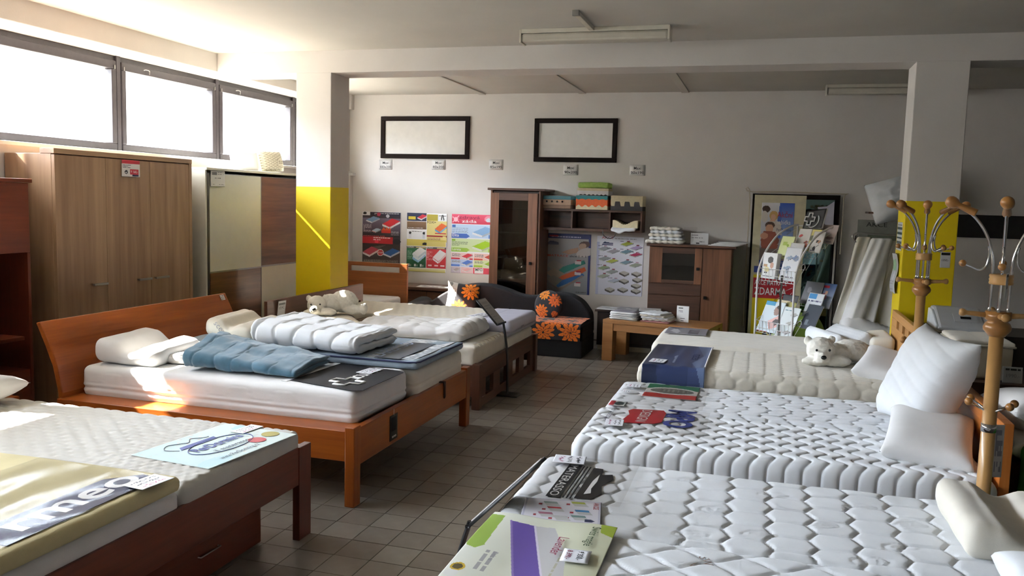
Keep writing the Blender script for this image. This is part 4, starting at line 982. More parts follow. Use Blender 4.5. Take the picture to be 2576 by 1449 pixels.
# poster 4: sleeper with three coloured mattresses
R = Raster(80, 112, '#223068').grad(0, 0, .96, .93, '#8c9298', '#b8b4b4').rect(0, .92, 1, 1, '#2a3470').rect(.95, 0, 1, .95, '#2a3478').lines_text(.12, .93, .9, .965, 1, '#d0d0e8', 2).rect(.07, .945, .28, .975, '#b84050')
R.ell(.86, .83, .12, .055, '#5a4038', .2).ell(.82, .80, .085, .05, '#c8a890', .4).poly([(.36, .69), (.52, .74), (.72, .78), (.74, .70), (.52, .655)], '#c0987c').ell(.6, .72, .12, .035, '#c49c80', .35).ell(.88, .70, .2, .07, '#d4ccc8', .3)
R.rect(.05, .815, .29, .835, '#6a6c80').poly([(.05, .84), (.1, .875), (.2, .87), (.29, .85), (.29, .84)], '#565a74')
R.poly([(.02, .47), (.28, .33), (.44, .46), (.2, .56)], '#b0ada6').poly([(.28, .36), (.4, .45), (.86, .57), (.9, .52), (.42, .34), (.30, .31)], '#2c8c80')
R.poly([(.02, .34), (.26, .20), (.44, .34), (.2, .42)], '#bcae9c').poly([(.26, .23), (.40, .31), (.88, .46), (.92, .40), (.44, .19), (.28, .18)], '#d8622c')
R.poly([(.02, .24), (.26, .10), (.44, .22), (.2, .3)], '#a8a49e').poly([(.26, .13), (.4, .23), (.84, .35), (.88, .32), (.42, .14), (.30, .10)], '#2468b0').poly([(.04, .19), (.34, .04), (.86, .30), (.84, .33), (.42, .12), (.30, .09)], '#948880')
for y in (.50, .32, .135): R.rect(.66, y, .80, y+.055, '#e6e0e0').rect(.70, y+.05, .80, y+.07, '#b83040')
R.lines_text(.7, .02, .93, .05, 2, '#666', 9)
poster('advert_poster', R, -2.657, -2.075, .553, 1.313, 'poster of a sleeping person above three coloured mattresses', [('MATRACE', .05, .615, .46, 'ink_orange', .036), ('akce 1 + 1 !', .54, .615, .42, 'ink_black', .036)])
# poster 5: grid of small mattresses
R = Raster(84, 116, '#e8e8f0').grad(0, 0, 1, 1, '#dcdce8', '#eeeef4').rect(0, 0, .06, .9, '#c4c6dc')
for (x, y, c) in ((.5, .83, '#b0b840'), (.7, .77, '#b09cc4'), (.02, .74, '#a0a0a8'), (.22, .70, '#a8a0a8'), (.5, .70, '#6c8c9c'), (.70, .655, '#b02c58'), (.03, .57, '#a0a4a8'), (.2, .53, '#b4bc50'), (.5, .52, '#7c98a8'), (.7, .48, '#98a090'), (.02, .41, '#98a884'), (.2, .35, '#9ca0a0'), (.02, .27, '#b0b8a8'), (.26, .20, '#b8c0d0')):
    R.mattress(x, y, .28, .085, c, '#c8ccc8', '#8c9090').rect(x+.14, y+.085, x+.2, y+.097, '#903848').lines_text(x, y+.085, x+.1, y+.097, 1, '#556', int(x*30))
for (x, y) in ((.5, .33), (.76, .33), (.5, .20), (.78, .23), (.2, .04), (.48, .05), (.76, .13), (.76, .04)):
    R.poly([(x, y+.06), (x+.1, y+.09), (x+.22, y+.06), (x+.12, y+.02)], '#b8b4ac').poly([(x, y+.06), (x+.12, y+.02), (x+.12, y-.01), (x, y+.03)], '#4c4844').poly([(x+.12, y+.02), (x+.22, y+.06), (x+.22, y+.03), (x+.12, y-.01)], '#6c6660')
R.rect(.11, .845, .35, .862, '#26305c').poly([(.11, .87), (.16, .905), (.24, .895), (.34, .885), (.35, .87)], '#26305c').lines_text(.38, .955, .84, .968, 1, '#888', 5)
poster('advert_poster', R, -1.998, -1.415, .572, 1.303, 'pale poster with rows of small mattress pictures', [('AKCE', .10, .955, .25, 'ink_red', .04)])

# ------------------------------------------------------------------ tall glass cabinet
tc = thing('display_cabinet', 'tall narrow walnut display cabinet with a glass door', 'cabinet', (-2.95, 10.2, 0))
F = 9.98
box('top', (-3.285, F-.04, 1.83), (-2.56, 10.44, 1.858), 'walnut_x', tc)
for x in (-3.255, -2.645): box('side_panel', (x, F, 0), (x+.025, 10.42, 1.83), 'walnut_z', tc)
box('back_panel', (-3.23, 10.40, 0), (-2.645, 10.42, 1.83), 'walnut_z', tc)
box('plinth', (-3.23, F+.01, 0), (-2.645, 10.40, .08), 'walnut_x', tc)
for z in (.08, .40, .70, 1.0, 1.30, 1.60, 1.80): box('shelf', (-3.23, F+.03, z), (-2.645, 10.40, z+(.012 if .1 < z < 1.7 else .02)), 'walnut_x', tc, bev=.001)
dd = box('door', (-3.225, F-.02, .10), (-3.14, F, 1.80), 'walnut_z', tc)
box('door_stile', (-2.77, F-.02, .10), (-2.65, F, 1.80), 'walnut_z', dd)
box('door_rail', (-3.14, F-.02, 1.71), (-2.77, F, 1.80), 'walnut_x', dd); box('door_rail', (-3.14, F-.02, .10), (-2.77, F, .20), 'walnut_x', dd)
box('glass_pane', (-3.14, F-.012, .20), (-2.77, F-.007, 1.71), 'cabinet_glass', dd, bev=0)
box('knob', (-2.735, F-.045, .935), (-2.705, F-.02, .97), 'black_gloss', dd, bev=.003)
# hanging shelf with foam samples
ws = thing('wall_shelf', 'dark walnut wall shelf with three open compartments', 'shelf', (-2.0, 10.3, 1.36))
for nm, lo, hi in (('bottom_board', (-2.635, 10.15, 1.365), (-1.41, 10.44, 1.395)), ('top_board', (-2.635, 10.15, 1.60), (-1.41, 10.44, 1.625)), ('end_board', (-2.635, 10.152, 1.395), (-2.612, 10.44, 1.60)), ('end_board', (-1.432, 10.152, 1.395), (-1.41, 10.44, 1.60)),
                   ('divider', (-2.275, 10.152, 1.395), (-2.255, 10.43, 1.60)), ('divider', (-1.81, 10.152, 1.395), (-1.79, 10.43, 1.60)), ('back_board', (-2.612, 10.425, 1.395), (-1.432, 10.44, 1.60))):
    box(nm, lo, hi, 'walnut_x', ws, bev=.001)
def sample(label, x0, x1, z0, h, y0=10.12, y1=10.40): return thing('foam_sample', label, 'foam sample', ((x0+x1)/2, (y0+y1)/2, z0), group='foam samples on the wall shelf')
zs = 1.627
t = sample('blue and cream foam block with four holes on the wall shelf', -2.66, -2.27, zs, .17)
box('base_layer', (-2.655, 10.11, zs), (-2.275, 10.40, zs+.045), 'foam_brownish', t, bev=.006); box('core_layer', (-2.655, 10.11, zs+.045), (-2.275, 10.40, zs+.11), 'foam_peach', t, bev=.004); box('top_layer', (-2.655, 10.11, zs+.11), (-2.275, 10.40, zs+.155), 'foam_blue', t, bev=.008)
for k in range(4): lathe('air_hole', [(0, 0), (.012, 0), (.012, .003), (0, .003)], (-2.575+k*.065, 10.1095, zs+.085), 'black_gloss', t, n=10, axis=(0, -1, 0))
film('wrap', (-2.66, 10.10, zs), Xp, Zp, .39, .17, t, lambda a, b: .003*np.sin(12*a)+.002, 14)
def profile_layer(name, x0, x1, zb, ztf, y0, y1, mat, parent, bot=None, n=48):
    xs = np.linspace(x0, x1, n); top = [(x, ztf(x)) for x in xs]; btm = [(x, (bot(x) if bot else zb)) for x in xs[::-1]]
    return prism(name, top+btm, 'y', y0, y1, mat, parent, bev=0)
t = sample('orange and blue foam block with a wavy joint in the middle of the wall shelf', -2.22, -1.80, zs, .17)
wv = lambda x: zs+.042+.012*math.cos((x+2.01)*2*math.pi/.083); wv2 = lambda x: zs+.115+.012*abs(math.sin((x+2.01)*math.pi/.083))
profile_layer('base_layer', -2.21, -1.825, zs, wv, 10.10, 10.38, 'foam_cream', t); profile_layer('core_layer', -2.21, -1.825, 0, wv2, 10.10, 10.38, 'foam_orange', t, wv); profile_layer('top_layer', -2.21, -1.825, 0, lambda x: zs+.165, 10.10, 10.38, 'foam_teal', t, wv2)
t = sample('green foam block in clear wrap on top of the orange block', -2.2, -1.82, zs+.166, .16)
tri = lambda x: zs+.170+.016*abs(((x*1.0+2.2)/.05) % 1-.5)*2
profile_layer('base_layer', -2.195, -1.815, 0, lambda x: zs+.225, 10.09, 10.37, 'fabric_white', t, tri, 90)
profile_layer('core_layer', -2.195, -1.815, zs+.225, lambda x: zs+.255, 10.09, 10.37, 'foam_cream', t); soft('top_layer', (-2.195, 10.09, zs+.255), (-1.815, 10.37, zs+.325), .02, .02, 'foam_green', t, disp=lambda P, N: .006*vnoise(P, 25, 3))
film('wrap', (-2.20, 10.08, zs+.17), Xp, Zp, .39, .16, t, lambda a, b: .003*np.sin(10*a+4*b)+.002, 14)
t = sample('cream foam block with dark grey teeth on the right of the wall shelf', -1.79, -1.40, zs, .17)
def teeth(x):
    u = ((x+1.735)/.115) % 1; return zs+.05+.055*min(1, max(0, (.34-abs(u-.28))/.10))
profile_layer('base_layer', -1.785, -1.405, zs-.002, teeth, 10.10, 10.38, 'foam_grey', t, None, 90); profile_layer('top_layer', -1.785, -1.405, 0, lambda x: zs+.175, 10.10, 10.38, 'foam_cream', t, teeth, 90)
film('wrap', (-1.79, 10.09, zs), (1, 0, 0), Zp, .39, .18, t, lambda a, b: .003*np.sin(9*a)+.002, 14)
t = sample('cream contoured foam pillow cut open on the right shelf compartment', -1.78, -1.43, 1.397, .15)
pp = lambda x: 1.455+.055*(.55+.45*math.cos((x+1.61)*2*math.pi/.27-math.pi))+.004*math.sin((x)*260)*(abs(x+1.61) < .08)
profile_layer('foam_core', -1.755, -1.455, 1.42, pp, 10.11, 10.36, 'foam_cream', t, None, 90)
soft('loose_cover', (-1.765, 10.07, 1.397), (-1.475, 10.30, 1.428), .014, .014, 'fabric_cool', t, disp=lambda P, N: .008*vnoise(P, 18, 3), warp=lambda P, N: P-np.outer(np.clip(10.12-P[:, 1], 0, 1)*(.8+1.2*np.exp(-((P[:, 0]+1.66)/.05)**2)), [0, 0, 1])*.5)
tag(tube('bag_cord', smooth_path([(-1.87, 10.12, 1.39), (-1.86, 10.1, 1.33), (-1.80, 10.1, 1.29), (-1.73, 10.1, 1.31), (-1.71, 10.11, 1.37)], 6), .004, 'black_gloss', None, n=6), 'thin dark cord hanging in a loop under the wall shelf', 'cord')

# ------------------------------------------------------------------ low cabinet
lc = thing('display_cabinet', 'low wide walnut cabinet with a small glass door and stacked quilts', 'cabinet', (-.8, 10.2, 0))
box('top', (-1.315, F-.04, 1.228), (-.30, 10.44, 1.255), 'walnut_x', lc)
box('body', (-1.285, F+.02, .06), (-.345, 10.42, 1.228), 'walnut_z', lc)
box('plinth', (-1.26, F+.03, 0), (-.37, 10.40, .06), 'espresso_x', lc)
box('tall_door', (-.668, F, .09), (-.352, F+.02, 1.22), 'walnut_z', lc)
g = box('glass_door', (-1.278, F+.004, .80), (-.676, F+.02, 1.22), 'espresso_x', lc)
for lo, hi, mm in (((-1.278, F-.004, .80), (-1.13, F+.005, 1.22), 'walnut_z'), ((-.76, F-.004, .80), (-.676, F+.005, 1.22), 'walnut_z'), ((-1.13, F-.004, 1.15), (-.76, F+.005, 1.22), 'walnut_x'), ((-1.13, F-.004, .80), (-.76, F+.005, .84), 'walnut_x')): box('door_frame', lo, hi, mm, g, bev=.002)
box('glass_pane', (-1.13, F-.001, .84), (-.76, F+.002, 1.15), 'cabinet_glass', g, bev=0)
box('knob', (-.735, F-.03, .965), (-.70, F-.004, .998), 'black_gloss', g, bev=.003)
for z0, z1 in ((.665, .79), (.09, .655)): box('drawer' if z0 > .5 else 'lower_door', (-1.278, F, z0), (-.676, F+.02, z1), 'walnut_x', lc)
box('knob', (-.64, F-.03, .635), (-.605, F, .67), 'black_gloss', lc, bev=.003)
sq = thing('quilt_stack', 'stack of folded white quilts in film on the low walnut cabinet', 'quilts', (-1.13, 10.2, 1.256))
for k in range(5):
    w_ = .40-.012*k
    soft('folded_quilt', (-1.34+.01*k+(.02 if k % 2 else 0), 10.02+.008*k, 1.257+.038*k), (-.90-.012*k, 10.36, 1.294+.038*k), .018, .018, 'fabric_cool' if k % 2 else 'fabric_cream', sq, disp=lambda P, N, k=k: .005*np.sin(P[:, 0]*2*math.pi/.075+k)+.004*vnoise(P, 16, k))
film('film', (-.90, 10.01, 1.257), (.6, .8, 0), Zp, .22, .20, sq, lambda a, b: .012*np.sin(8*a+5*b)+.01*np.sin(9*b), 20)
R = blank(22, 18, '#e2e2e2').rect(.05, .78, .4, .86, '#777').lines_text(.05, .5, .7, .62, 1, '#888', 3).rect(.3, .08, .5, .16, '#333').lines_text(.5, .2, .75, .3, 1, '#555', 4)
card('price_card', R, (-.83, 10.12, 1.257), Xp, (0, .12, 1), .205, .135, 'upright white price card between quilts and papers on the low cabinet', 'price tag', 'price cards on the furniture')
pm = thing('magazine_pile', 'pile of magazines fanned out on the right of the low cabinet', 'magazines', (-.45, 10.2, 1.256))
for k in range(5):
    a = -.25+.09*k; s_, c_ = math.sin(a), math.cos(a)
    sheet('magazine', blank(6, 6, ('#9a9698', '#b4b0b0', '#857f82', '#a8a4a6', '#c0bcbe')[k]), (-.62+.03*k, 10.05+.01*k, 1.262+.009*k), (c_, s_, 0), (-s_, c_, 0), .33, .22, pm, thick=.008)

# ------------------------------------------------------------------ mirror with banner
mi = thing('wall_mirror', 'tall black framed mirror leaning at the back wall', 'mirror', (.32, 10.38, 0))
def lean(P): return P
mx0, mx1, mz0, mz1, my = -.16, .80, .0, 1.868, 10.36
for nm, lo, hi in (('frame_bar', (mx0, my, mz1-.055), (mx1, my+.03, mz1)), ('frame_bar', (mx0, my, mz0), (mx1, my+.03, mz0+.055)), ('frame_bar', (mx0, my, mz0+.055), (mx0+.055, my+.03, mz1-.055)), ('frame_bar', (mx1-.055, my, mz0+.055), (mx1, my+.03, mz1-.055))): box(nm, lo, hi, 'frame_black', mi)
box('mirror_glass', (mx0+.055, my+.012, mz0+.055), (mx1-.055, my+.018, mz1-.055), 'mirror', mi, bev=0)
tube('packing_cord', smooth_path([(mx0-.03, my-.005, .3), (mx0-.03, my-.005, 1.80), (mx0, my-.005, 1.885), (mx1, my-.005, 1.885), (mx1+.035, my-.005, 1.82), (mx1+.035, my-.005, 1.2)], 5), .006, 'fabric_beige', mi, n=6)
bn = thing('promotion_board', 'tall cream board with a family photo and yellow price field before the mirror', 'sign', (.14, 10.26, 0))
bx0, bx1, by = -.135, .432, 10.25
box('board', (bx0, by, 0), (bx1, by+.02, 1.853), plain('board_cream', '#cdc4a4', .5), bn)
R = Raster(60, 124, '#c8d0d8').grad(0, .0, 1, 1, '#6a6a78', '#e8e8ee', 'y')
R.poly([(.45, .45), (1, .45), (1, 1), (.55, 1)], '#3c5cb0').grad(.62, .45, 1, 1, '#8ca4d4', '#2c50b0').ell(.14, .90, .12, .055, '#4a3830').ell(.10, .78, .10, .09, '#d8d0c8').ell(.38, .80, .13, .075, '#c8a060').ell(.37, .775, .075, .05, '#dcae90').ell(.35, .70, .09, .04, '#dcae90')
R.poly([(.24, .71), (.6, .71), (.66, .5), (.2, .5)], '#d8ccc4').ell(.28, .65, .15, .055, '#4c3024').ell(.27, .60, .12, .065, '#cf9a7c').poly([(.02, .42), (.1, .56), (.45, .55), (.58, .42), (.55, .28), (.05, .28)], '#8c4a3a').ell(.12, .48, .12, .05, '#c08a70').poly([(0, .28), (1, .28), (1, .1), (0, .1)], '#7a6a64').rect(0, 0, 1, .1, '#2c4488').lines_text(.3, .04, .7, .06, 1, '#c8d0e8', 4)
card_o = sheet('photo_print', R, (-.05, by-.002, 1.03), Xp, Zp, .36, .735, bn)
for s_, zz, mm, ww, hh in (('Akční', 1.60, 'ink_red', .17, .07), ('nabídka', 1.52, 'ink_white', .15, .05), ('PerDormire', 1.44, 'ink_navy', .16, .035)): text('lettering', s_, (.125, by-.003, zz), Xp, Zp, ww, mm, bn, h=hh)
box('blue_band', (-.10, by-.003, .955), (.30, by-.001, 1.03), 'ink_blue', bn, bev=0)
box('yellow_field', (-.10, by-.003, .03), (.36, by-.001, .93), 'yellow_paint', bn, bev=0)
box('red_band', (-.10, by-.005, .66), (.36, by-.003, .895), 'ink_red', bn, bev=0)
text('lettering', 'AKCE MATRACE', (-.085, by-.0055, .815), Xp, Zp, .36, 'ink_white', bn, h=.055, bold=.01)
text('lettering', 'ZDARMA', (-.085, by-.0055, .70), Xp, Zp, .36, 'ink_white', bn, h=.085, bold=.01)
text('lettering', '4990', (.03, by-.0055, .20), Xp, Zp, .22, 'ink_black', bn, h=.10, bold=.02)
film_o = thing('plastic_bag', 'crumpled clear plastic bag hanging at the corner of the mirror', 'bag', (.68, 10.33, 1.4))
v_ = np.array([(.56, 1.73), (.66, 1.74), (.74, 1.80), (.745, 1.40), (.70, 1.36), (.67, 1.50), (.60, 1.62)])
prism('bag_sheet', [tuple(p) for p in v_], 'y', 10.335, 10.35, 'lavender_wrap', film_o, bev=.004)
gp = soft('lime_armchair', (.16, 9.3, 0), (.70, 10.0, .56), .14, .04, 'lime_cloth', None, disp=lambda P, N: .008*vnoise(P, 4, 2), warp=lambda P, N: np.stack([P[:, 0]-.12*np.clip(P[:, 2]-.1, 0, 1), P[:, 1], P[:, 2]+.06*np.clip((.5-P[:, 0]), 0, 1)], -1))
tag(gp, 'lime green upholstered pouf behind the white leaflet rack', 'pouf')

# ------------------------------------------------------------------ leaflet rack of white wire
lr = thing('leaflet_rack', 'white wire leaflet rack with two curved tiers in front of the mirror', 'rack', (0, 0, 0))
lr['_loc'] = [0, 0, 0]
A = Vector((-.045, 8.92, 0)); Bc = Vector((.30, 8.57, 0)); uu = (Bc-A).normalized(); Wd = (Bc-A).length; vv = Vector((-uu.y, uu.x, 0))      # vv: backwards
def rk(a, b, z): return A+uu*(a*Wd)+vv*b+Vector((0, 0, z))
DP = .52
for a in (0, 1):
    tube('post', smooth_path([rk(a, 0, 0), rk(a, 0, .5), rk(a, 0, .98), rk(a, .02, 1.12), rk(a, .10, 1.28), rk(a, .24, 1.43), rk(a, .40, 1.515), rk(a, DP, 1.54)], 6), .0105, 'rack_white', lr, n=8)
    tube('back_post', [rk(a, DP, 0), rk(a, DP, 1.545)], .0105, 'rack_white', lr, n=8)
    tube('foot_bar', [rk(a, 0, .03), rk(a, DP, .03)], .008, 'rack_white', lr, n=6)
tube('cross_bar', [rk(0, DP, 1.53), rk(1, DP, 1.53)], .008, 'rack_white', lr, n=6)
tube('cross_bar', [rk(0, DP, .1), rk(1, DP, .1)], .008, 'rack_white', lr, n=6)
tube('centre_post', [rk(.62, .02, 0), rk(.62, .02, 1.05)], .010, 'steel', lr, n=8)
def wires(name, segs, r=.0028):
    V, Fc = [], []
    for p in segs:
        v, f = tube_mesh(p, r, 5); k = len(V); V += [tuple(q) for q in v]; Fc += [tuple(i+k for i in q) for q in f]
    return tag(link(name, mesh(name, V, Fc), 'rack_white', lr, smooth=True), kind='stuff')
for (z0, z1, nm) in ((1.03, 1.47, 'upper_basket'), (.50, .86, 'lower_basket')):
    segs = []
    nst = 4; st = []
    for k in range(nst+1): st.append((DP*.94*k/nst, z0+(z1-z0)*(k/nst)**.85))
    for a in (0, 1):
        line = []
        for k in range(nst):
            (b0, q0), (b1, q1) = st[k], st[k+1]; line += [rk(a, b0, q0), rk(a, b0+.018, q0-.055), rk(a, b1, q1-.03)]
            segs.append([rk(a, b0-.005, q0+.06), rk(a, b1, q1+.02)])
        segs.append(line); segs.append([rk(a, 0, z0+.07), rk(a, .02, z0-.05)])
    for k in range(nst):
        b0, q0 = st[k]
        for dz in ((.07, .0, -.05) if k == 0 else (.0, -.05)): segs.append([rk(0, b0, q0+dz), rk(1, b0, q0+dz)])
        for j in range(1, 10): segs.append([rk(j/10, b0, q0+(.07 if k == 0 else .0)), rk(j/10, b0+.01, q0-.05)])
    wires(nm, segs)
def leaflet(label, a, b, z, w, h, R, tilt=.45, mat=None, thick=.006, roll=0):
    up = (vv*math.sin(tilt)+Vector((0, 0, math.cos(tilt)))); u2 = uu*math.cos(roll)+up*math.sin(roll); v2 = up*math.cos(roll)-uu*math.sin(roll)
    t = thing('leaflet', label, 'leaflet', tuple(rk(a, b, z)), group='leaflets in the wire rack')
    sheet('cover', R, rk(a, b, z), u2, v2, w, h, t, thick=thick); return t
def cover(seed, base, accents):
    r = random.Random(seed); R = Raster(24, 32, base)
    for c in accents:
        k = r.random(); x, y = r.uniform(.05, .6), r.uniform(.1, .7)
        if k < .4: R.rect(x, y, min(1, x+r.uniform(.15, .4)), min(1, y+r.uniform(.06, .25)), c)
        elif k < .75: R.ell(x+.2, y+.1, r.uniform(.08, .2), r.uniform(.06, .14), c)
        else: R.mattress(x, y, .35, .2, c, '#ddd', '#999')
    R.lines_text(.08, .04, .9, .12, 2, '#556', seed); return R
leaflet('white catalogue with a dark haired portrait in the front upper tier', .03, .022, 1.0, .19, .26, Raster(30, 40, '#eeeeec').ell(.55, .72, .2, .13, '#2c2826').ell(.68, .52, .13, .12, '#d0a088').rect(.1, .45, .36, .56, '#c8a078').ell(.35, .35, .2, .1, '#e4d8a0').rect(.2, .2, .4, .26, '#333').lines_text(.08, .05, .8, .12, 1, '#556', 3), .12, thick=.05)
leaflet('leaflet with small mattress drawings in the front upper tier', .52, .022, 1.0, .20, .34, cover(4, '#e4e6ea', ['#7c8ca8', '#7c8ca8', '#98a4b8', '#6c7ca0']).mattress(.1, .6, .5, .15, '#8898b0', '#ccc', '#556').mattress(.1, .3, .5, .15, '#8898b0', '#ccc', '#556'), .3)
leaflet('grey leaflet with a portrait in the second upper tier', .45, .13, 1.14, .17, .24, cover(9, '#dcdcdc', ['#332c2c', '#b0a090']), .35)
leaflet('lime green leaflet in the upper tier', .14, .16, 1.20, .17, .24, cover(12, '#dfe8a8', ['#8cb030', '#a8c050']), .35)
leaflet('red and white leaflet in the upper tier', .40, .27, 1.30, .16, .22, cover(15, '#e8e4e0', ['#b03030', '#c86040', '#803828']), .35)
leaflet('yellow leaflet in the upper tier', .62, .27, 1.29, .17, .23, cover(18, '#d8cc80', ['#8a9040', '#c0a840', '#665']), .35)
leaflet('pale leaflet with people in the upper tier', .80, .26, 1.28, .14, .22, cover(21, '#e8e4e0', ['#2c2828', '#c09070', '#2c2828']), .35)
leaflet('pink-grey leaflet at the top of the rack', .70, .40, 1.37, .22, .20, cover(24, '#c8b8b4', ['#98807c', '#b0a09c']), .4)
leaflet('wide pale mattress catalogue in film in the front lower tier', -.02, .025, .46, .26, .33, Raster(36, 44, '#d8e4e8').rect(0, .86, .5, 1, '#3c98c0').ell(.7, .72, .16, .16, '#9a7c70').ell(.72, .84, .09, .06, '#2c2424').poly([(.4, .35), (.9, .6), (.95, .2), (.6, .1)], '#d8a8a0').ell(.8, .35, .16, .1, '#3a2c2c', .6).ell(.7, .25, .12, .08, '#d8b0a8').lines_text(.02, .0, .6, .04, 1, '#b03040', 3), .42)
leaflet('leaflet with three mattress drawings in the front lower tier', .50, .020, .44, .21, .32, Raster(30, 40, '#e2e8e6').mattress(.5, .68, .45, .15, '#b8b8b0', '#ddd', '#888').mattress(.4, .4, .5, .15, '#b8b8b0', '#ddd', '#888').mattress(.4, .1, .5, .15, '#a8a098', '#ccc', '#777').lines_text(.1, .86, .5, .9, 1, '#5a8c94', 2).lines_text(.05, .58, .5, .62, 1, '#5a8c94', 3).rect(.1, .12, .3, .18, '#a02838'), .42)
leaflet('black brochure in the second lower tier', .30, .14, .64, .20, .22, cover(33, '#26262a', ['#44444a']), .4)
leaflet('brown and white photo leaflet in the second lower tier', .20, .12, .60, .17, .20, cover(36, '#d8c8a8', ['#3a2c24', '#b08850']), .4)
leaflet('yellow-green photo leaflet in the second lower tier', .46, .12, .60, .13, .19, cover(37, '#a4a04c', ['#d8d060', '#707830']), .4)
leaflet('blue and white catalogue in the lower tier', .78, .24, .66, .19, .24, Raster(24, 32, '#e0e4e8').rect(.05, .75, .55, .98, '#3c94d0').lines_text(.1, .6, .9, .7, 1, '#557', 4), .4)
leaflet('red and blue photo brochure at the back of the lower tier', .84, .36, .74, .19, .26, Raster(24, 32, '#5c84b8').grad(0, 0, 1, 1, '#c8d0dc', '#4c70b0').ell(.4, .45, .18, .14, '#b05060').ell(.5, .62, .1, .08, '#d8a890').rect(.2, .82, .6, .9, '#c03040'), .4)
leaflet('dark blue brochure at the side of the lower tier', .95, .12, .55, .18, .26, cover(45, '#3c4450', ['#556070', '#7a8490']), .5)
leaflet('grey brochure at the back of the lower tier', .50, .34, .76, .22, .24, cover(48, '#6c6e74', ['#8c8e94', '#4c4e54']), .4)
tb = thing('paper_bag', 'black paper bag with a white cross logo on top of the leaflet rack', 'bag', tuple(rk(.55, .40, 1.48)))
_o = rk(.42, .36, 1.50); _up = (vv*.30+Vector((0, 0, 1))).normalized()
sheet('bag_front', Raster(10, 10, '#17181c'), _o, (uu*.99+_up*.1), _up, .24, .20, tb, thick=.02)
tube('cross_logo', cross_pts(_o+uu*.07+_up*.11-vv*.008, .062, .022, uu, _up), .008, 'ink_white', tb, n=6, closed=True)
tube('ring_logo', ellipse_pts(_o+uu*.11+_up*.10-vv*.008, .075, .075, uu, _up, 24, (-2.0, .7)), .005, 'ink_white', tb, n=6)

# ------------------------------------------------------------------ sofa
def flower(R, cx, cy, r, c='#e0701c', dark='#1c1c22', start=0, n=11, span=2*math.pi):
    """chrysanthemum of fat petals"""
    q = R.h/R.w
    for ring, (rr, ln, wd) in enumerate(((.62, .40, .150), (.34, .26, .105))):
        for k in range(n):
            a = start+span*k/(n if span > 6 else n-1)+ring*.25
            x, y = cx+r*rr*math.cos(a), cy+r*rr*math.sin(a)/q
            R.ell(x, y, r*ln*1.06, r*wd*1.4/q*1, dark, a); R.ell(x, y, r*ln, r*wd*1.1/q, c, a)
    return R
so = thing('sofa', 'dark grey sofa with a wavy back and orange flowered seat', 'sofa', (-2.9, 9.4, 0))
SY = 9.03
box('base', (-3.95, SY, .0), (-1.855, 9.72, .20), 'sofa_dark', so, bev=.01)
box('seat_side', (-1.875, SY+.02, .20), (-1.855, 9.68, .345), 'sofa_dark', so, bev=.006)
back = [(-3.97, .20), (-3.97, .40), (-3.85, .47), (-3.68, .58), (-3.5, .665), (-3.3, .70), (-3.1, .695), (-2.92, .655), (-2.78, .61), (-2.67, .592), (-2.55, .60), (-2.4, .635), (-2.25, .648), (-2.12, .63), (-2.0, .57), (-1.92, .48), (-1.88, .40), (-1.87, .20)]
bk = smooth_path([(x, 0, z) for x, z in back], 4)
prism('backrest', [(p.x, p.z) for p in bk], 'y', 9.58, 9.80, 'sofa_dark', so, bev=.02)
soft('arm', (-4.10, 9.05, .10), (-3.86, 9.75, .47), .10, .04, 'sofa_dark', so, warp=lambda P, N: P+np.outer(np.clip(P[:, 1]-9.3, 0, 1)*.1, [0, 0, 1]))
# flowered seat: front and top in one painted cover
RS = Raster(300, 130, '#24242b')
fl_r = random.Random(4)
for (cx, cy, r, st) in ((.06, .18, .05, 0), (.20, .30, .06, 1), (.36, .12, .05, 2), (.50, .34, .055, .5), (.64, .14, .05, 1.2), (.71, .36, .05, 0), (.86, .34, .062, .6), (.945, .12, .05, .3), (.79, .10, .048, 1), (.99, .40, .04, 0),
                        (.05, .62, .05, 0), (.15, .85, .05, 1), (.28, .65, .05, 2), (.40, .88, .05, .4), (.52, .66, .05, 1), (.62, .88, .05, .2), (.72, .68, .05, .9), (.81, .90, .05, .3), (.88, .66, .05, 0), (.96, .86, .05, .7), (.99, .62, .04, 1)):
    flower(RS, cx, cy, r*1.38, start=st, n=10)
ns_, nv_ = RS.w, RS.h
us = np.linspace(0, 1, ns_+1); vs_ = np.linspace(0, 1, nv_+1); Ug, Vg = np.meshgrid(us, vs_[::-1])
hs, dp = .19, .55; rr_ = .035
def seat_pt(u, v):
    x = -3.86+u*(1.985); s = v*(hs+dp); z = np.where(s < hs-rr_, .19+s, 0); th_ = np.clip((s-(hs-rr_))/(rr_*math.pi/2), 0, 1)*math.pi/2
    y = np.where(s < hs-rr_, SY-.012, SY-.012+rr_*(1-np.cos(th_))); z = np.where(s < hs-rr_, .19+s, .19+hs-rr_+rr_*np.sin(th_))
    s2 = s-(hs-rr_)-rr_*math.pi/2; y = np.where(s2 > 0, SY-.012+rr_+s2, y)
    return np.stack([x, y, z+.004*np.sin(x*5)+.006*np.sin(math.pi*np.clip(s2/dp, 0, 1))], -1)
Pg = seat_pt(Ug, Vg).reshape(-1, 3); kk = np.arange((ns_+1)*(nv_+1)).reshape(nv_+1, ns_+1)
qq = np.stack([kk[1:, :-1], kk[1:, 1:], kk[:-1, 1:], kk[:-1, :-1]], -1).reshape(-1, 4)
me_ = mesh('seat_cover', Pg, qq); paint(me_, RS.a.reshape(-1, 3)); link('seat_cover', me_, vcol('printed_cloth', .85, sheen=.2), so, smooth=True)
box('seat_core', (-3.86, SY, .195), (-1.880, 9.60, .362), 'sofa_dark', so, bev=.01)
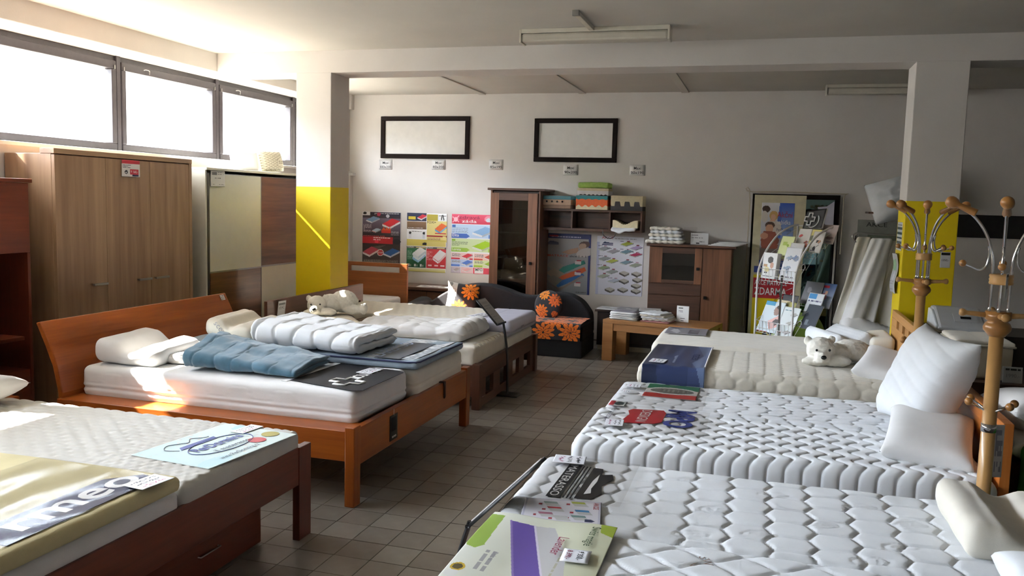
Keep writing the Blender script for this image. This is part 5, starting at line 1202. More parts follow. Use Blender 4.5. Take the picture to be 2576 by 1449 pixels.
# square flowered cushion, sunlight on its left part painted in as pale colour
def painted_pillow(name, label, R, loc, rot, w, d, t, n, m, **k):
    v, f = pillow_mesh(w, d, t, n=n, m=m, **k); u_ = np.clip(v[f].mean(1)[:, 0]/w+.5, 0, .999); v2 = np.clip(v[f].mean(1)[:, 1]/d+.5, 0, .999)
    c = R.a[((1-v2)*R.h).astype(int).clip(0, R.h-1), (u_*R.w).astype(int).clip(0, R.w-1)]
    R3 = np.array(Euler(rot).to_matrix()); me = mesh(name, v@R3.T+np.array(loc), f); paint(me, c)
    return tag(link(name, me, vcol('printed_cloth', .85, sheen=.2), None, smooth=True), label, 'cushion', 'flowered sofa cushions')
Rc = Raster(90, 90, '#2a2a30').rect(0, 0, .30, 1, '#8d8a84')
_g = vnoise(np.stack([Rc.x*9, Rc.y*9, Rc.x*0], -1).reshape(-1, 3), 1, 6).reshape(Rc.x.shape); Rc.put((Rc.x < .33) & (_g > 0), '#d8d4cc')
flower(Rc, .72, .72, .26, '#ee8a20'); flower(Rc, .45, .20, .24, '#e87828', start=.5); flower(Rc, .12, .62, .2, '#dcd8d0', '#8d8a84')
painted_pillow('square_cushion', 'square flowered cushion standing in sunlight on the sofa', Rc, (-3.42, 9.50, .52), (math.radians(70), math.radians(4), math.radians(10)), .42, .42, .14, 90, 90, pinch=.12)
Rr = Raster(100, 100, '#25252c'); flower(Rr, .36, .84, .20, '#f0902c', start=.3); flower(Rr, .76, .66, .24, '#d8621c', start=.9); flower(Rr, .30, .24, .26, '#e0701c', start=.1); flower(Rr, .78, .18, .12, '#d8621c')
rc = thing('round_cushion', 'round black cushion with orange flowers on the sofa', 'cushion', (-2.33, 9.40, .55), group='flowered sofa cushions')
nr_, na_ = 40, 96; V, Fq, Cq = [], [], []
ctr = Vector((-2.34, 9.42, .525)); e1 = Vector((1, -.12, 0)).normalized(); e2 = Vector((0, .30, 1)).normalized(); e3 = e1.cross(e2)
for i in range(nr_+1):
    r = .168*min(1, i/nr_)
    for k in range(na_):
        w_ = 2*math.pi*k/na_; h_ = .055*math.sqrt(max(0, 1-(r/.168)**4)); V.append(ctr+e1*(r*math.cos(w_))+e2*(r*math.sin(w_))+e3*h_)
for i in range(nr_):
    for k in range(na_):
        Fq.append((i*na_+k, (i+1)*na_+k, (i+1)*na_+(k+1) % na_, i*na_+(k+1) % na_)); rm = .5*(i+.5)/nr_; wm = 2*math.pi*(k+.5)/na_
        Cq.append(Rr.a[int((.5-rm*math.sin(wm))*99), int((.5+rm*math.cos(wm))*99)])
me_ = mesh('front', V, np.array(Fq)); paint(me_, np.array(Cq)); link('front', me_, 'printed_cloth', rc, smooth=True)
lathe('back', [(0, -.05), (.10, -.05), (.15, -.03), (.168, 0), (.166, .002), (0, .002)], ctr, 'sofa_dark', rc, n=40, axis=e3)
tube('piping', [ctr+e1*(.170*math.cos(2*math.pi*k/40))+e2*(.170*math.sin(2*math.pi*k/40)) for k in range(40)], .006, 'sofa_dark', rc, n=6, closed=True)

# ------------------------------------------------------------------ dark bench behind the table
be = thing('tv_bench', 'dark low bench between the sofa and the walnut cabinet', 'bench', (-1.5, 9.95, 0))
box('top', (-1.845, 9.66, .455), (-1.02, 9.935, .48), 'espresso_x', be); box('body', (-1.82, 9.70, .06), (-1.05, 9.93, .455), 'espresso_x', be)
box('drawer', (-1.81, 9.685, .10), (-1.45, 9.70, .44), 'espresso_x', be); box('drawer', (-1.43, 9.685, .10), (-1.06, 9.70, .44), 'espresso_x', be)
box('plinth', (-1.81, 9.72, 0), (-1.06, 9.92, .06), 'enamel', be)
for k, (x, w_, c) in enumerate(((-1.83, .22, '#a8a8a8'), (-1.60, .24, '#8c8a8c'), (-1.34, .25, '#b8b4b0'))):
    card('magazine', cover(60+k, c, ['#666', '#ddd']), (x, 9.70, .489+.004*k), (1, .08*(k-1), 0), (-.08*(k-1), 1, 0), w_, .24, '%s magazine lying on the dark bench behind the sofa' % ('glossy leftmost', 'grey middle', 'pale rightmost')[k], 'magazine', 'magazines on the bench', thick=.008)

# ------------------------------------------------------------------ coffee table
ct = thing('coffee_table', 'light wooden coffee table with thick square legs', 'table', (-1.64, 9.07, 0), math.radians(-11))
def tb_(n_, lo, hi, bev=.004): return box(n_, lo, hi, 'table_wood', ct, bev=bev, world=False)
Lt, Dt = 1.17, .56
tb_('top', (0, 0, .412), (Lt, Dt, .452))
for n_, x, y in (('leg', .0, .0), ('leg', Lt-.12, 0), ('leg', 0, Dt-.12), ('leg', Lt-.12, Dt-.12)): tb_(n_, (x, y+.0, 0), (x+.12, y+.12, .412))
for lo, hi in (((.12, .01, .33), (Lt-.12, .03, .412)), ((.12, Dt-.03, .33), (Lt-.12, Dt-.01, .412)), ((.01, .12, .33), (.03, Dt-.12, .412)), ((Lt-.03, .12, .33), (Lt-.01, Dt-.12, .412))): tb_('apron', lo, hi)
def tpos(x, y, z):
    a = math.radians(-11); return Vector((-1.64+x*math.cos(a)-y*math.sin(a), 9.07+x*math.sin(a)+y*math.cos(a), z))
tu, tv = tpos(1, 0, 0)-tpos(0, 0, 0), tpos(0, 1, 0)-tpos(0, 0, 0)
pt = thing('paper_stack', 'stack of papers and folders on the left of the coffee table', 'papers', tuple(tpos(.2, .2, .453)))
for k in range(9):
    a = .04*math.sin(k*2.3); u2 = (tu*math.cos(a)+tv*math.sin(a)); v2 = (tv*math.cos(a)-tu*math.sin(a))
    sheet('paper_bundle', blank(4, 4, ('#c8c4cc', '#d8d4d8', '#b4b0b8', '#dcd8dc', '#2c2c34', '#cac6cc', '#b8b4ba', '#d0ccd0', '#8c8892')[k]), tpos(.06+.006*math.sin(k*4), .06+.01*math.cos(k*3), .463+.0095*k), u2, v2, .30, .22, pt, thick=.0085)
qs = thing('quilt_samples', 'pile of folded white quilt samples on the coffee table', 'fabric samples', tuple(tpos(.55, .22, .453)))
soft('pink_cover', (-.02, -.13, 0), (.30, .12, .012), .005, .02, plain('pink_cloth', '#b88080', .8), qs, warp=lambda P, N: P@np.array([[tu.x, tu.y, 0], [tv.x, tv.y, 0], [0, 0, 1]])+np.array(tpos(.42, .20, .4535)))
for k in range(4):
    soft('folded_sample', (.0, -.13, 0), (.32-.02*k, .13, .022), .010, .012, ('fabric_cream', 'fabric_cool')[k % 2], qs, disp=lambda P, N, k=k: .004*np.sin(P[:, 0]*2*math.pi/.07+k)+.003*vnoise(P, 20, k),
         warp=lambda P, N, k=k: (P+np.array([0, 0, .016+.021*k+.0]))@np.array([[math.cos(.1*k-.1)*tu.x-math.sin(.1*k-.1)*tv.x, math.cos(.1*k-.1)*tu.y-math.sin(.1*k-.1)*tv.y, 0], [math.cos(.1*k-.1)*tv.x+math.sin(.1*k-.1)*tu.x, math.cos(.1*k-.1)*tv.y+math.sin(.1*k-.1)*tu.y, 0], [0, 0, 1]])+np.array(tpos(.40, .22, .452)))
R = blank(22, 28, '#ececea').rect(.12, .82, .5, .9, '#666').lines_text(.15, .6, .5, .72, 2, '#888', 3).lines_text(.3, .2, .7, .28, 1, '#444', 6).rect(.35, .06, .6, .1, '#333')
card('price_card', R, tuple(tpos(.73, .30, .455)), tu, (0, .1, 1), .135, .175, 'upright white price card standing on the coffee table', 'price tag', 'price cards on the furniture')
card('paper_sheet', blank(6, 6, '#d8d4d2'), tuple(tpos(.38, .36, .4535)), tu, tv, .42, .16, 'loose sheet of paper under the quilt samples on the coffee table', 'paper')

# ------------------------------------------------------------------ sign stands
def sign_stand(label, base, joint, mid, pl, pr, top):
    """pl, pr: lower plate corners, top: upper left corner"""
    t = thing('sign_stand', label, 'sign stand', (base[0], base[1], 0), group='black floor sign stands')
    soft('foot_plate', (base[0]-.11, base[1]-.09, 0), (base[0]+.11, base[1]+.09, .012), .005, .03, 'black_metal', t)
    tube('pole', smooth_path([(base[0], base[1], .012), mid, joint], 8), .011, 'black_metal', t)
    a, b, c = Vector(pl), Vector(pr), Vector(top); u, v = b-a, c-a; n = u.cross(v).normalized()
    sheet('plate', Raster(4, 4, '#1a1a1e'), a, u, v, u.length, v.length, t, thick=.012, edge=.015)
    sheet('insert', Raster(12, 20, '#a8a5a2').lines_text(.1, .1, .9, .9, 7, '#969290', 3), a+u*.04+v*.03+n*.003, u, v, u.length*.92, v.length*.94, t, thick=.002, edge=.1)
    v_, f_ = tube_mesh([a-u*.02, b+u*.02], .009, 8); link('ledge', mesh('ledge', v_, f_), 'black_metal', t, smooth=True)
sign_stand('black sign stand with a tilted plate beside the dark brown bed', (-2.10, 7.05), (-2.17, 7.10, .635), (-2.12, 7.07, .38), (-2.198, 7.02, .62), (-2.188, 7.22, .62), (-2.396, 7.02, .83))
sign_stand('black sign stand seen edge-on at the foot of the right-hand mattresses', (-1.16, 3.10), (-1.085, 3.16, .40), (-1.13, 3.13, .22), (-1.14, 3.32, .33), (-1.09, 3.14, .385), (-.825, 3.32, .655))

# ------------------------------------------------------------------ right-hand row of mattresses
ZR = .465
def base_bed(name, label, x0, x1, y0, y1, z, wx, wy, wz, headboard=None):
    t = thing(name, label, 'bed', ((x0+x1)/2, (y0+y1)/2, 0))
    for y in (y0, y1-.03): box('side_rail', (x0, y, z-.14), (x1, y+.03, z+.04), wx, t)
    box('footboard', (x0-.0, y0+.03, z-.14), (x0+.03, y1-.03, z+.02), wy, t)
    for x in (x0+.05, x1-.12):
        for y in (y0+.035, y1-.105): box('leg', (x, y, 0), (x+.07, y+.07, z-.04), wz, t)
    box('slat_base', (x0+.03, y0+.03, z-.04), (x1, y1-.03, z-.002), 'pine_y', t)
    return t
base_bed('low_bed', 'low wooden bed base under the two nearest right-hand mattresses', -.90, 1.10, 2.16, 3.92, .25, 'honey_y', 'honey_y', 'honey_z')
bb = base_bed('double_bed', 'honey-coloured double bed with a framed headboard behind the big quilted pillow', -.86, 1.10, 4.30, 5.84, .25, 'honey_y', 'honey_y', 'honey_z')
box('headboard_panel', (1.115, 4.40, .25), (1.13, 5.75, .68), 'honey_y', bb)
box('headboard_rail', (1.10, 4.40, .66), (1.145, 5.75, .745), 'honey_y', bb); box('headboard_rail', (1.10, 4.40, .25), (1.145, 5.75, .33), 'honey_y', bb)
for y in (4.31, 5.75): box('headboard_post', (1.10, y, 0), (1.145, y+.09, .745), 'honey_z', bb)
bp = base_bed('double_bed', 'pale pine double bed with a slotted headboard in front of the right pillar', -.78, 1.03, 6.02, 7.95, .33, 'pine_x', 'pine_y', 'pine_z')
box('headboard_rail', (1.035, 6.13, .845), (1.07, 7.5, .905), 'pine_y', bp); box('headboard_panel', (1.035, 6.13, .30), (1.07, 7.5, .785), 'pine_y', bp)
for a, b in ((6.13, 6.24), (6.36, 6.53), (6.65, 6.82), (6.94, 7.11), (7.23, 7.5)): box('headboard_slat', (1.035, a, .785), (1.07, b, .845), 'pine_z', bp, bev=.001)

def q_side(P, N, f_top, f_side):
    """blend of a pattern seen from above and one on the sides"""
    return f_top*np.clip(N[:, 2]*1.5, 0, 1)+f_side*np.clip((1-np.abs(N[:, 2]))*1.5, 0, 1)
def hex_big(P, N):
    t = cells(P[:, 0], P[:, 1], .157, .148, .012, .075); s = np.where(np.abs(N[:, 0]) > .5, P[:, 1], P[:, 0])
    side = .006*np.abs(np.sin(np.pi*s/.15))**.5
    logo = 0
    for (cx, cy) in ((-.24, 3.80), (.10, 3.72), (.45, 3.70), (-.12, 3.46), (.28, 3.42), (.55, 3.30), (-.40, 3.60), (.05, 3.25), (.42, 3.12), (-.2, 3.15), (.62, 3.55)):
        q = ((P[:, 0]-cx)/.065)**2+((P[:, 1]-cy-.25*(P[:, 0]-cx))/.03)**2
        logo = logo-.003*(np.abs(np.sqrt(q)-1) < .13)-.003*((q < .45) & (np.mod((P[:, 0]-cx)/.02, 1) < .45) & (np.abs(P[:, 1]-cy-.25*(P[:, 0]-cx)) < .012))
    return q_side(P, N, t+logo, side)+.003*vnoise(P, 5, 3)
M = thing('foam_mattress', 'white mattress quilted in large hexagons beside the black sign stand', 'mattress', (.1, 3.5, .25), group='mattresses on display')
soft('cover', (-.955, 3.045, .252), (1.06, 3.935, ZR), .04, .0085, 'fabric_cool', M, disp=hex_big, resz=.02)
def lens(P, N):
    u, v = P[:, 0], P[:, 1]; p_, A_, L_ = .092, .036, .23; n0 = np.round(v/p_); d = np.full(u.shape, 9.)
    for e in (-1, 0, 1):
        n = n0+e; d = np.minimum(d, np.abs(v-n*p_-A_*np.cos(2*np.pi*u/L_+np.pi*n)))
    t = .012*(1-np.exp(-d/.009)); rib = .0007*np.sin(2*np.pi*(u+v)/.018)
    return q_side(P, N, t+rib, .004*np.abs(np.sin(np.pi*u/.1)))+.003*vnoise(P, 5, 6)
M = thing('foam_mattress', 'white ribbed mattress with lens quilting along the bottom edge of the view', 'mattress', (.1, 2.6, .25), group='mattresses on display')
soft('cover', (-.955, 2.17, .252), (1.06, 3.035, ZR+.008), .04, .0085, 'fabric_cool', M, disp=lens, resz=.02)
text('stitched_logo', 'SWISS', (-.16, 2.93, ZR+.018), (.35, -1, 0), (1, .35, 0), .13, plain('stitch_brown', '#8a7468', .8), M, raise_=.001)
text('stitched_logo', 'SENS', (-.21, 2.92, ZR+.018), (.35, -1, 0), (1, .35, 0), .11, 'stitch_brown', M, raise_=.001)
def zig(P, N):
    u, v = P[:, 0], P[:, 1]
    A_, Pp, S_ = .027, .150, .084; w_ = 2*np.pi/Pp; k = (u+A_*np.sin(w_*v))/S_; sl = A_*w_*np.cos(w_*v)*np.clip(N[:, 2], 0, 1)
    d = np.abs(k-np.round(k))*S_/np.sqrt(1+sl*sl); return .013*(1-np.exp(-d/.0065))*np.where(N[:, 2] > -.2, 1, 0)+.003*vnoise(P, 4, 2)
M = thing('foam_mattress', 'white mattress with deep zigzag quilting on the honey bed', 'mattress', (.1, 4.65, .25), group='mattresses on display')
soft('cover', (-.91, 4.262, .252), (1.085, 5.045, ZR), .05, .0060, 'fabric_cool', M, disp=zig, resz=.014)
def ovals(P, N):
    t = cells(P[:, 0]+.03*np.sin(2*np.pi*P[:, 1]/.30), P[:, 1], .128, .075, .012, .10); return q_side(P, N, t, .004*np.abs(np.sin(np.pi*P[:, 0]/.12)))+.003*vnoise(P, 4, 5)
M = thing('foam_mattress', 'white mattress quilted in small ovals under the big pillow', 'mattress', (.1, 5.45, .25), group='mattresses on display')
soft('cover', (-.885, 5.055, .252), (1.085, 5.85, ZR), .045, .0085, 'fabric_cool', M, disp=ovals, resz=.02)
def puffs(P, N):
    t = cells(P[:, 0], P[:, 1], .115, .075, .008, .10)
    s = np.where(np.abs(N[:, 0]) > .5, P[:, 1], P[:, 0]); zz = (P[:, 2]-.474)/.046
    ov = .009*(1-np.exp(-(1-np.clip(((np.mod(s/.135, 1)-.5)*2.02)**2+zz**2, 0, 1))/.22))
    pip = -.006*np.exp(-((P[:, 2]-.414)/.006)**2)+.008*(1-np.exp(-(1-np.clip(((np.mod(s/.135+.5, 1)-.5)*2.02)**2+((P[:, 2]-.37)/.036)**2, 0, 1))/.22))
    return q_side(P, N, t, ov+pip)+.003*vnoise(P, 4, 7)
M = thing('foam_mattress', 'ivory mattress with oval side quilting and navy cover on the pine bed', 'mattress', (.1, 6.5, .33), group='mattresses on display')
soft('cover', (-.825, 6.02, .332), (1.02, 6.97, .552), .045, .0095, 'fabric_ivory', M, disp=puffs, resz=.008)
M = thing('foam_mattress', 'plain cream mattress at the far end of the right-hand row', 'mattress', (.1, 7.5, .33), group='mattresses on display')
soft('cover', (-.86, 7.0, .332), (1.02, 7.93, .575), .06, .02, 'fabric_cream', M, disp=lambda P, N: .003*vnoise(P, 24, 7)+.006*vnoise(P, 3, 2), resz=.015)

# labels on the right-hand mattresses
def put(a, b): return None
def film_on(name_parent, x0, x1, y0, y1, z, h=.006):
    return film('film', (x0, y1, z), Ym, Xp, y1-y0, x1-x0, name_parent, lambda a, b: h*.5*np.sin(7*a+3*b)*np.sin(5*b)+h, 30)
zl_ = ZR+.016
t = thing('brand_label', 'black and white mattress brand label in film on the hexagon mattress', 'label', (-.72, 3.58, zl_))
box('name_band', (-.818, 3.345, zl_-.001), (-.758, 3.80, zl_), 'ink_black', t, bev=0)
text('lettering', 'MATERASSO', (-.808, 3.79, zl_), Ym, Xp, .43, 'ink_white', t, h=.038)
for k in range(3): box('stripe', (-.748+.015*k, 3.35, zl_-.001), (-.742+.015*k, 3.795, zl_), 'ink_black', t, bev=0)
prism('sleeper_mark', [(-.70, 3.36), (-.70, 3.79), (-.655, 3.785), (-.645, 3.70), (-.60, 3.72), (-.585, 3.66), (-.60, 3.61), (-.62, 3.55), (-.60, 3.45), (-.63, 3.37)], 'z', zl_-.001, zl_, 'ink_black', t, bev=0)
prism('sleeper_gap', [(-.672, 3.42), (-.668, 3.60), (-.655, 3.70), (-.648, 3.60), (-.655, 3.50), (-.645, 3.44)], 'z', zl_, zl_+.0006, 'ink_white', t, bev=0)
film_on(t, -.93, -.50, 3.30, 3.90, zl_)
def note(seed, x, y, z, w, h, label, a=0): card('price_note', scrawl(44, 26, seed), (x, y, z), (math.sin(a), -math.cos(a), 0), (math.cos(a), math.sin(a), 0), w, h, label, 'price tag', 'hand-written price notes')
note(21, -.905, 3.885, zl_+.014, .12, .15, 'hand-written price note at the corner of the hexagon mattress', .1)
R = Raster(70, 86, '#d4d4e4').rect(.03, .03, .97, .97, '#eceaf2')
for x, y, c in ((.06, .60, '#b0b840'), (.34, .30, '#c03040'), (.42, .66, '#3c88c0'), (.60, .20, '#b87890'), (.66, .62, '#7c9c98'), (.12, .24, '#9aa'), (.72, .40, '#ccc')):
    R.poly([(x, y), (x+.08, y+.02), (x+.08, y+.2), (x, y+.18)], c).poly([(x+.08, y+.02), (x+.2, y+.06), (x+.2, y+.24), (x+.08, y+.2)], '#d0d0d0').rect(x+.1, y-.05, x+.17, y-.01, '#b03040')
R.poly([(.80, .80), (.92, .80), (.92, .88), (.86, .93), (.80, .88)], '#26305c')
card('price_leaflet', R, (-.885, 3.285, zl_+.004), (.17, -1, 0), (1, .17, 0), .25, .31, 'leaflet with small coloured mattresses between the two nearest mattresses', 'leaflet', None, [('AKCE', .06, .90, .3, 'ink_red')])
R = Raster(220, 180, '#dcdfca').grad(0, 0, 1, 1, '#e8eae0', '#d4d6b8')
R.poly([(.03, .03), (.04, .15), (.38, .17), (.42, .12), (.40, .05), (.34, .02)], '#8fae48').poly([(.0, .88), (.0, 1), (.12, 1), (.09, .90)], '#a4b840')
R.poly([(.09, .22), (.10, .41), (1, .90), (1, .70)], '#6450a0').poly([(.10, .41), (.09, .56), (.35, .74), (.60, .82), (1, 1), (1, .90)], '#c4c3c4').line(.10, .41, 1, .90, .006, '#d8d0e0').line(.09, .22, 1, .70, .006, '#8a78b8').lines_text(.34, .70, .8, .73, 1, '#b0ae98', 3).ell(.60, .11, .035, .05, '#c8a830').ell(.60, .11, .024, .034, '#4c4420').ell(.66, .10, .03, .045, '#e4e4e0').lines_text(.42, .2, .6, .3, 2, '#aaa', 5)
t = card('mattress_bag', R, (-.965, 3.045, ZR+.033), Ym, Xp, .85, .50, 'pale green plastic mattress bag with a violet band at the bottom of the view', 'packaging', None,
         [('Lavender', .207, .64, .184, 'ink_crimson', .075), ('Swiss magie', .045, .83, .215, 'ink_green', .085), ('Deluxe', .45, .28, .08, 'ink_grey')], bend=lambda a, b: .004*np.sin(6*a+2*b)+.004*np.sin(9*b+a)-.03*np.clip(.04-b, 0, 1)/.04)
card('price_note', blank(8, 6, '#eef0f6'), (-.606, 2.782, ZR+.0425), (.06, -1, 0), (1, .06, 0), .105, .095, 'hand-written price note 9390 on the violet banded mattress bag', 'price tag', 'hand-written price notes', [('9 350,-', .14, .55, .7, 'ink_black'), ('8 390,-', .14, .15, .7, 'ink_crimson')])
# flag label
t = thing('brand_label', 'green white and red label with a grey oval on the oval-quilted mattress', 'label', (-.52, 5.57, ZR+.016))
R = Raster(60, 46, '#d4d0cc').rect(0, 0, .36, 1, '#1f6a48').rect(.70, 0, 1, 1, '#b8302c').ell(.48, .5, .26, .50, '#e0dcd8').ell(.48, .5, .19, .42, '#6a6660').ell(.44, .55, .10, .25, '#8c8880').lines_text(.36, .25, .6, .8, 6, '#55504a', 3)
sheet('sheet', R, (-.70, 5.78, ZR+.016), (0.0, -1, 0), Xp, .40, .34, t, mat=None)
film_on(t, -.86, -.30, 5.08, 5.83, ZR+.018)
R = Raster(20, 16, '#c8ccc8').ell(.5, .6, .4, .3, '#2c3c3c').rect(0, 0, 1, .3, '#b02838')
card('brand_tag', R, (-.86, 5.17, ZR+.016), Ym, Xp, .12, .10, 'small red and black cloth label at the corner of the oval-quilted mattress', 'label')
note(41, -.83, 5.66, ZR+.028, .10, .09, 'hand-written price note at the foot of the oval-quilted mattress')
note(42, -.83, 5.44, ZR+.028, .05, .05, 'tiny hand-written note below the price on the oval-quilted mattress')
# blue and red label on the zigzag mattress
t = thing('brand_label', 'red banner and blue letters label in film on the zigzag mattress', 'label', (-.55, 4.85, ZR+.016))
prism('red_banner', [(-.70, 5.0), (-.52, 5.03), (-.50, 4.97), (-.50, 4.74), (-.54, 4.70), (-.70, 4.66), (-.72, 4.72), (-.70, 4.86), (-.72, 4.95)], 'z', ZR+.015, ZR+.0165, 'ink_red', t, bev=0)
text('lettering', 'DESIGN', (-.64, 4.99, ZR+.017), (-.02, -1, 0), (1, 0, 0), .28, 'ink_white', t, h=.06)
text('lettering', 'MPO', (-.485, 5.06, ZR+.017), (0, -1, 0), (1, 0, 0), .40, 'ink_blue', t, h=.17, bold=.04)
text('lettering', 'PRO VASE ZDRAVI', (-.82, 5.0, ZR+.016), (0, -1, 0), (1, 0, 0), .36, 'ink_navy', t, h=.025)
film_on(t, -.88, -.25, 4.50, 5.05, ZR+.018)
note(51, -.80, 4.66, ZR+.030, .14, .10, 'hand-written price note on the zigzag mattress', .1)
# navy cover draped over the near foot of the ivory mattress
R = Raster(100, 60, '#26314f').grad(0, 0, 1, 1, '#1c2746', '#34426a').poly([(.0, .6), (.6, .2), (1, .25), (1, .7), (.5, .8)], '#303e66').rect(0, .74, 1, 1, '#66789c').poly([(.0, .74), (.4, .9), (.7, .76), (1, .95), (1, .74)], '#3a4870').line(.48, .45, .72, .47, .008, '#9aa4bc').lines_text(.45, .44, .74, .49, 1, '#8c98b4', 3)
t = thing('mattress_cover', 'navy printed cover over the foot of the ivory mattress', 'cover', (-.6, 6.45, .555))
def drape_y(a, b): return 0*a
nx_, ny_ = R.w, R.h; jj, ii = np.mgrid[0:ny_+1, 0:nx_+1]; aa, bb_ = ii/nx_, 1-jj/ny_
Lc = .956; Dc = .13
s_ = aa*(Lc+Dc); x_ = -.79+bb_*.44; rr2 = .04
yv = np.where(s_ < Lc-rr2, 6.95-s_, 0); ang = np.clip((s_-(Lc-rr2))/(rr2*math.pi/2), 0, 1)*math.pi/2
yv = np.where(s_ < Lc-rr2, 6.95-s_, 6.95-(Lc-rr2)-rr2*np.sin(ang)); zv = np.where(s_ < Lc-rr2, .570, .570-rr2*(1-np.cos(ang))); s3 = s_-(Lc-rr2)-rr2*math.pi/2
zv = np.where(s3 > 0, .570-rr2-s3, zv); Pc = np.stack([x_, yv-.004*(s3 > 0), zv+.003*np.sin(9*x_*6)*np.sin(5*s_)], -1).reshape(-1, 3)
kk = jj*(nx_+1)+ii; qq = np.stack([kk[1:, :-1], kk[1:, 1:], kk[:-1, 1:], kk[:-1, :-1]], -1).reshape(-1, 4)
me_ = mesh('cloth', Pc, qq); paint(me_, R.a.reshape(-1, 3)); o_ = link('cloth', me_, vcol('printed_film', .3), t, smooth=True); o_.modifiers.new('thick', 'SOLIDIFY').thickness = .004
text('lettering', 'mattex', (-.47, 6.55, .573), Ym, Xp, .26, 'ink_navy', t, h=.06)
tube('binding', [(-.352, 6.95, .572), (-.352, 6.10, .572), (-.352, 6.03, .56), (-.352, 6.012, .52), (-.352, 6.008, .43)], .006, 'paper', t, n=6)
note(61, -.74, 6.22, .578, .14, .11, 'hand-written price note on the navy cover', -.1)
R = Raster(50, 40, '#8c8a92').poly([(.1, .2), (.6, .35), (.95, .3), (.6, .1)], '#c8c8cc').rect(.3, .55, .9, .8, '#4c4a52').poly([(.0, .0), (.3, .2), (.1, .4)], '#5c5a62').ell(.5, .7, .2, .1, '#6c6a70')
card('photo_label', R, (-.80, 7.86, .588), Ym, Xp, .40, .36, 'grey photo label on the plain cream mattress', 'label')
# pillows on the right-hand row
def ribs(P, N): return .0022*np.sin(2*np.pi*P[:, 1]/.022)
contour_pillow('contour_pillow', 'beige-ended contour pillow on the hexagon mattress', 'fabric_cream', (.945, 3.545, ZR+.008), 0, .60, .42, .125, 6)
pillow('bed_pillow', 'pale blue-white pillow cut by the bottom right corner', 'fabric_cool', (.98, 2.83, ZR+.075), (0, math.radians(-6), math.radians(90)), .52, .40, .14, pw=.4)
pillow('latex_pillow', 'smooth white latex pillow on the zigzag mattress', 'fabric_white', (.87, 4.72, ZR+.085), (math.radians(4), math.radians(-10), math.radians(78)), .60, .42, .165, pw=.42, pinch=.06)
bv, bf = pillow_mesh(.66, .60, .25, n=60, m=90, pw=.55, pinch=.11)
hgt = np.sign(bv[:, 2])*(np.abs(np.sin(np.pi*(bv[:, 1]+.25*bv[:, 0])/.082))**.35-.6)*.007*np.clip(np.abs(bv[:, 2])/.05, 0, 1); bv[:, 2] += hgt; bv[:, 2] += .014*vnoise(bv, 7, 4)*np.clip(np.abs(bv[:, 2])/.05, 0, 1)
bv = bv[:, :1]*np.array((.237, -.971, -.03))+bv[:, 1:2]*np.array((.389, .065, .919))+bv[:, 2:]*np.array((-.89, -.23, .393))+np.array((.905, 5.14, .765))
tag(link('quilted_pillow', mesh('quilted_pillow', bv, bf), 'fabric_cool', None, smooth=True), 'big white pillow with diagonal channels leaning on the honey headboard', 'pillow')
pillow('bed_pillow', 'rounded white pillow with a small tag beside the lying bear', 'fabric_white', (.86, 6.35, .625), (math.radians(12), math.radians(-14), math.radians(70)), .46, .36, .15, pw=.45)
bear('white plush polar bear lying on the ivory mattress in the right-hand row', (.44, 6.58, .562), math.radians(14), 1.05, .70)
def rib_pillow(P, N): return .003*np.abs(np.sin(np.pi*P[:, 0]/.026))*np.clip(N[:, 2], 0, 1)
rp = soft('ribbed_pillow', (-.16, -.28, 0), (.16, .28, .10), .045, .009, 'fabric_cool', None, disp=rib_pillow, warp=lambda P, N: (np.stack([P[:, 0], P[:, 1], P[:, 2]*(1-.25*np.cos(np.pi*P[:, 0]/.12))+.1*np.clip(P[:, 0]+.1, 0, 1)], -1))@np.array(Euler((0, 0, math.radians(24))).to_matrix()).T+np.array((.62, 7.40, .590)))
tag(rp, 'white ribbed contour pillow on the plain cream mattress', 'pillow')
soft_b = soft('foam_pillow', (.84, 7.10, .578), (1.02, 7.62, .70), .04, .02, 'fabric_cream', None, warp=lambda P, N: P+np.outer((P[:, 0]-.8)*.12, [0, 0, 1]))
tag(soft_b, 'cream block pillow at the pine headboard', 'pillow')

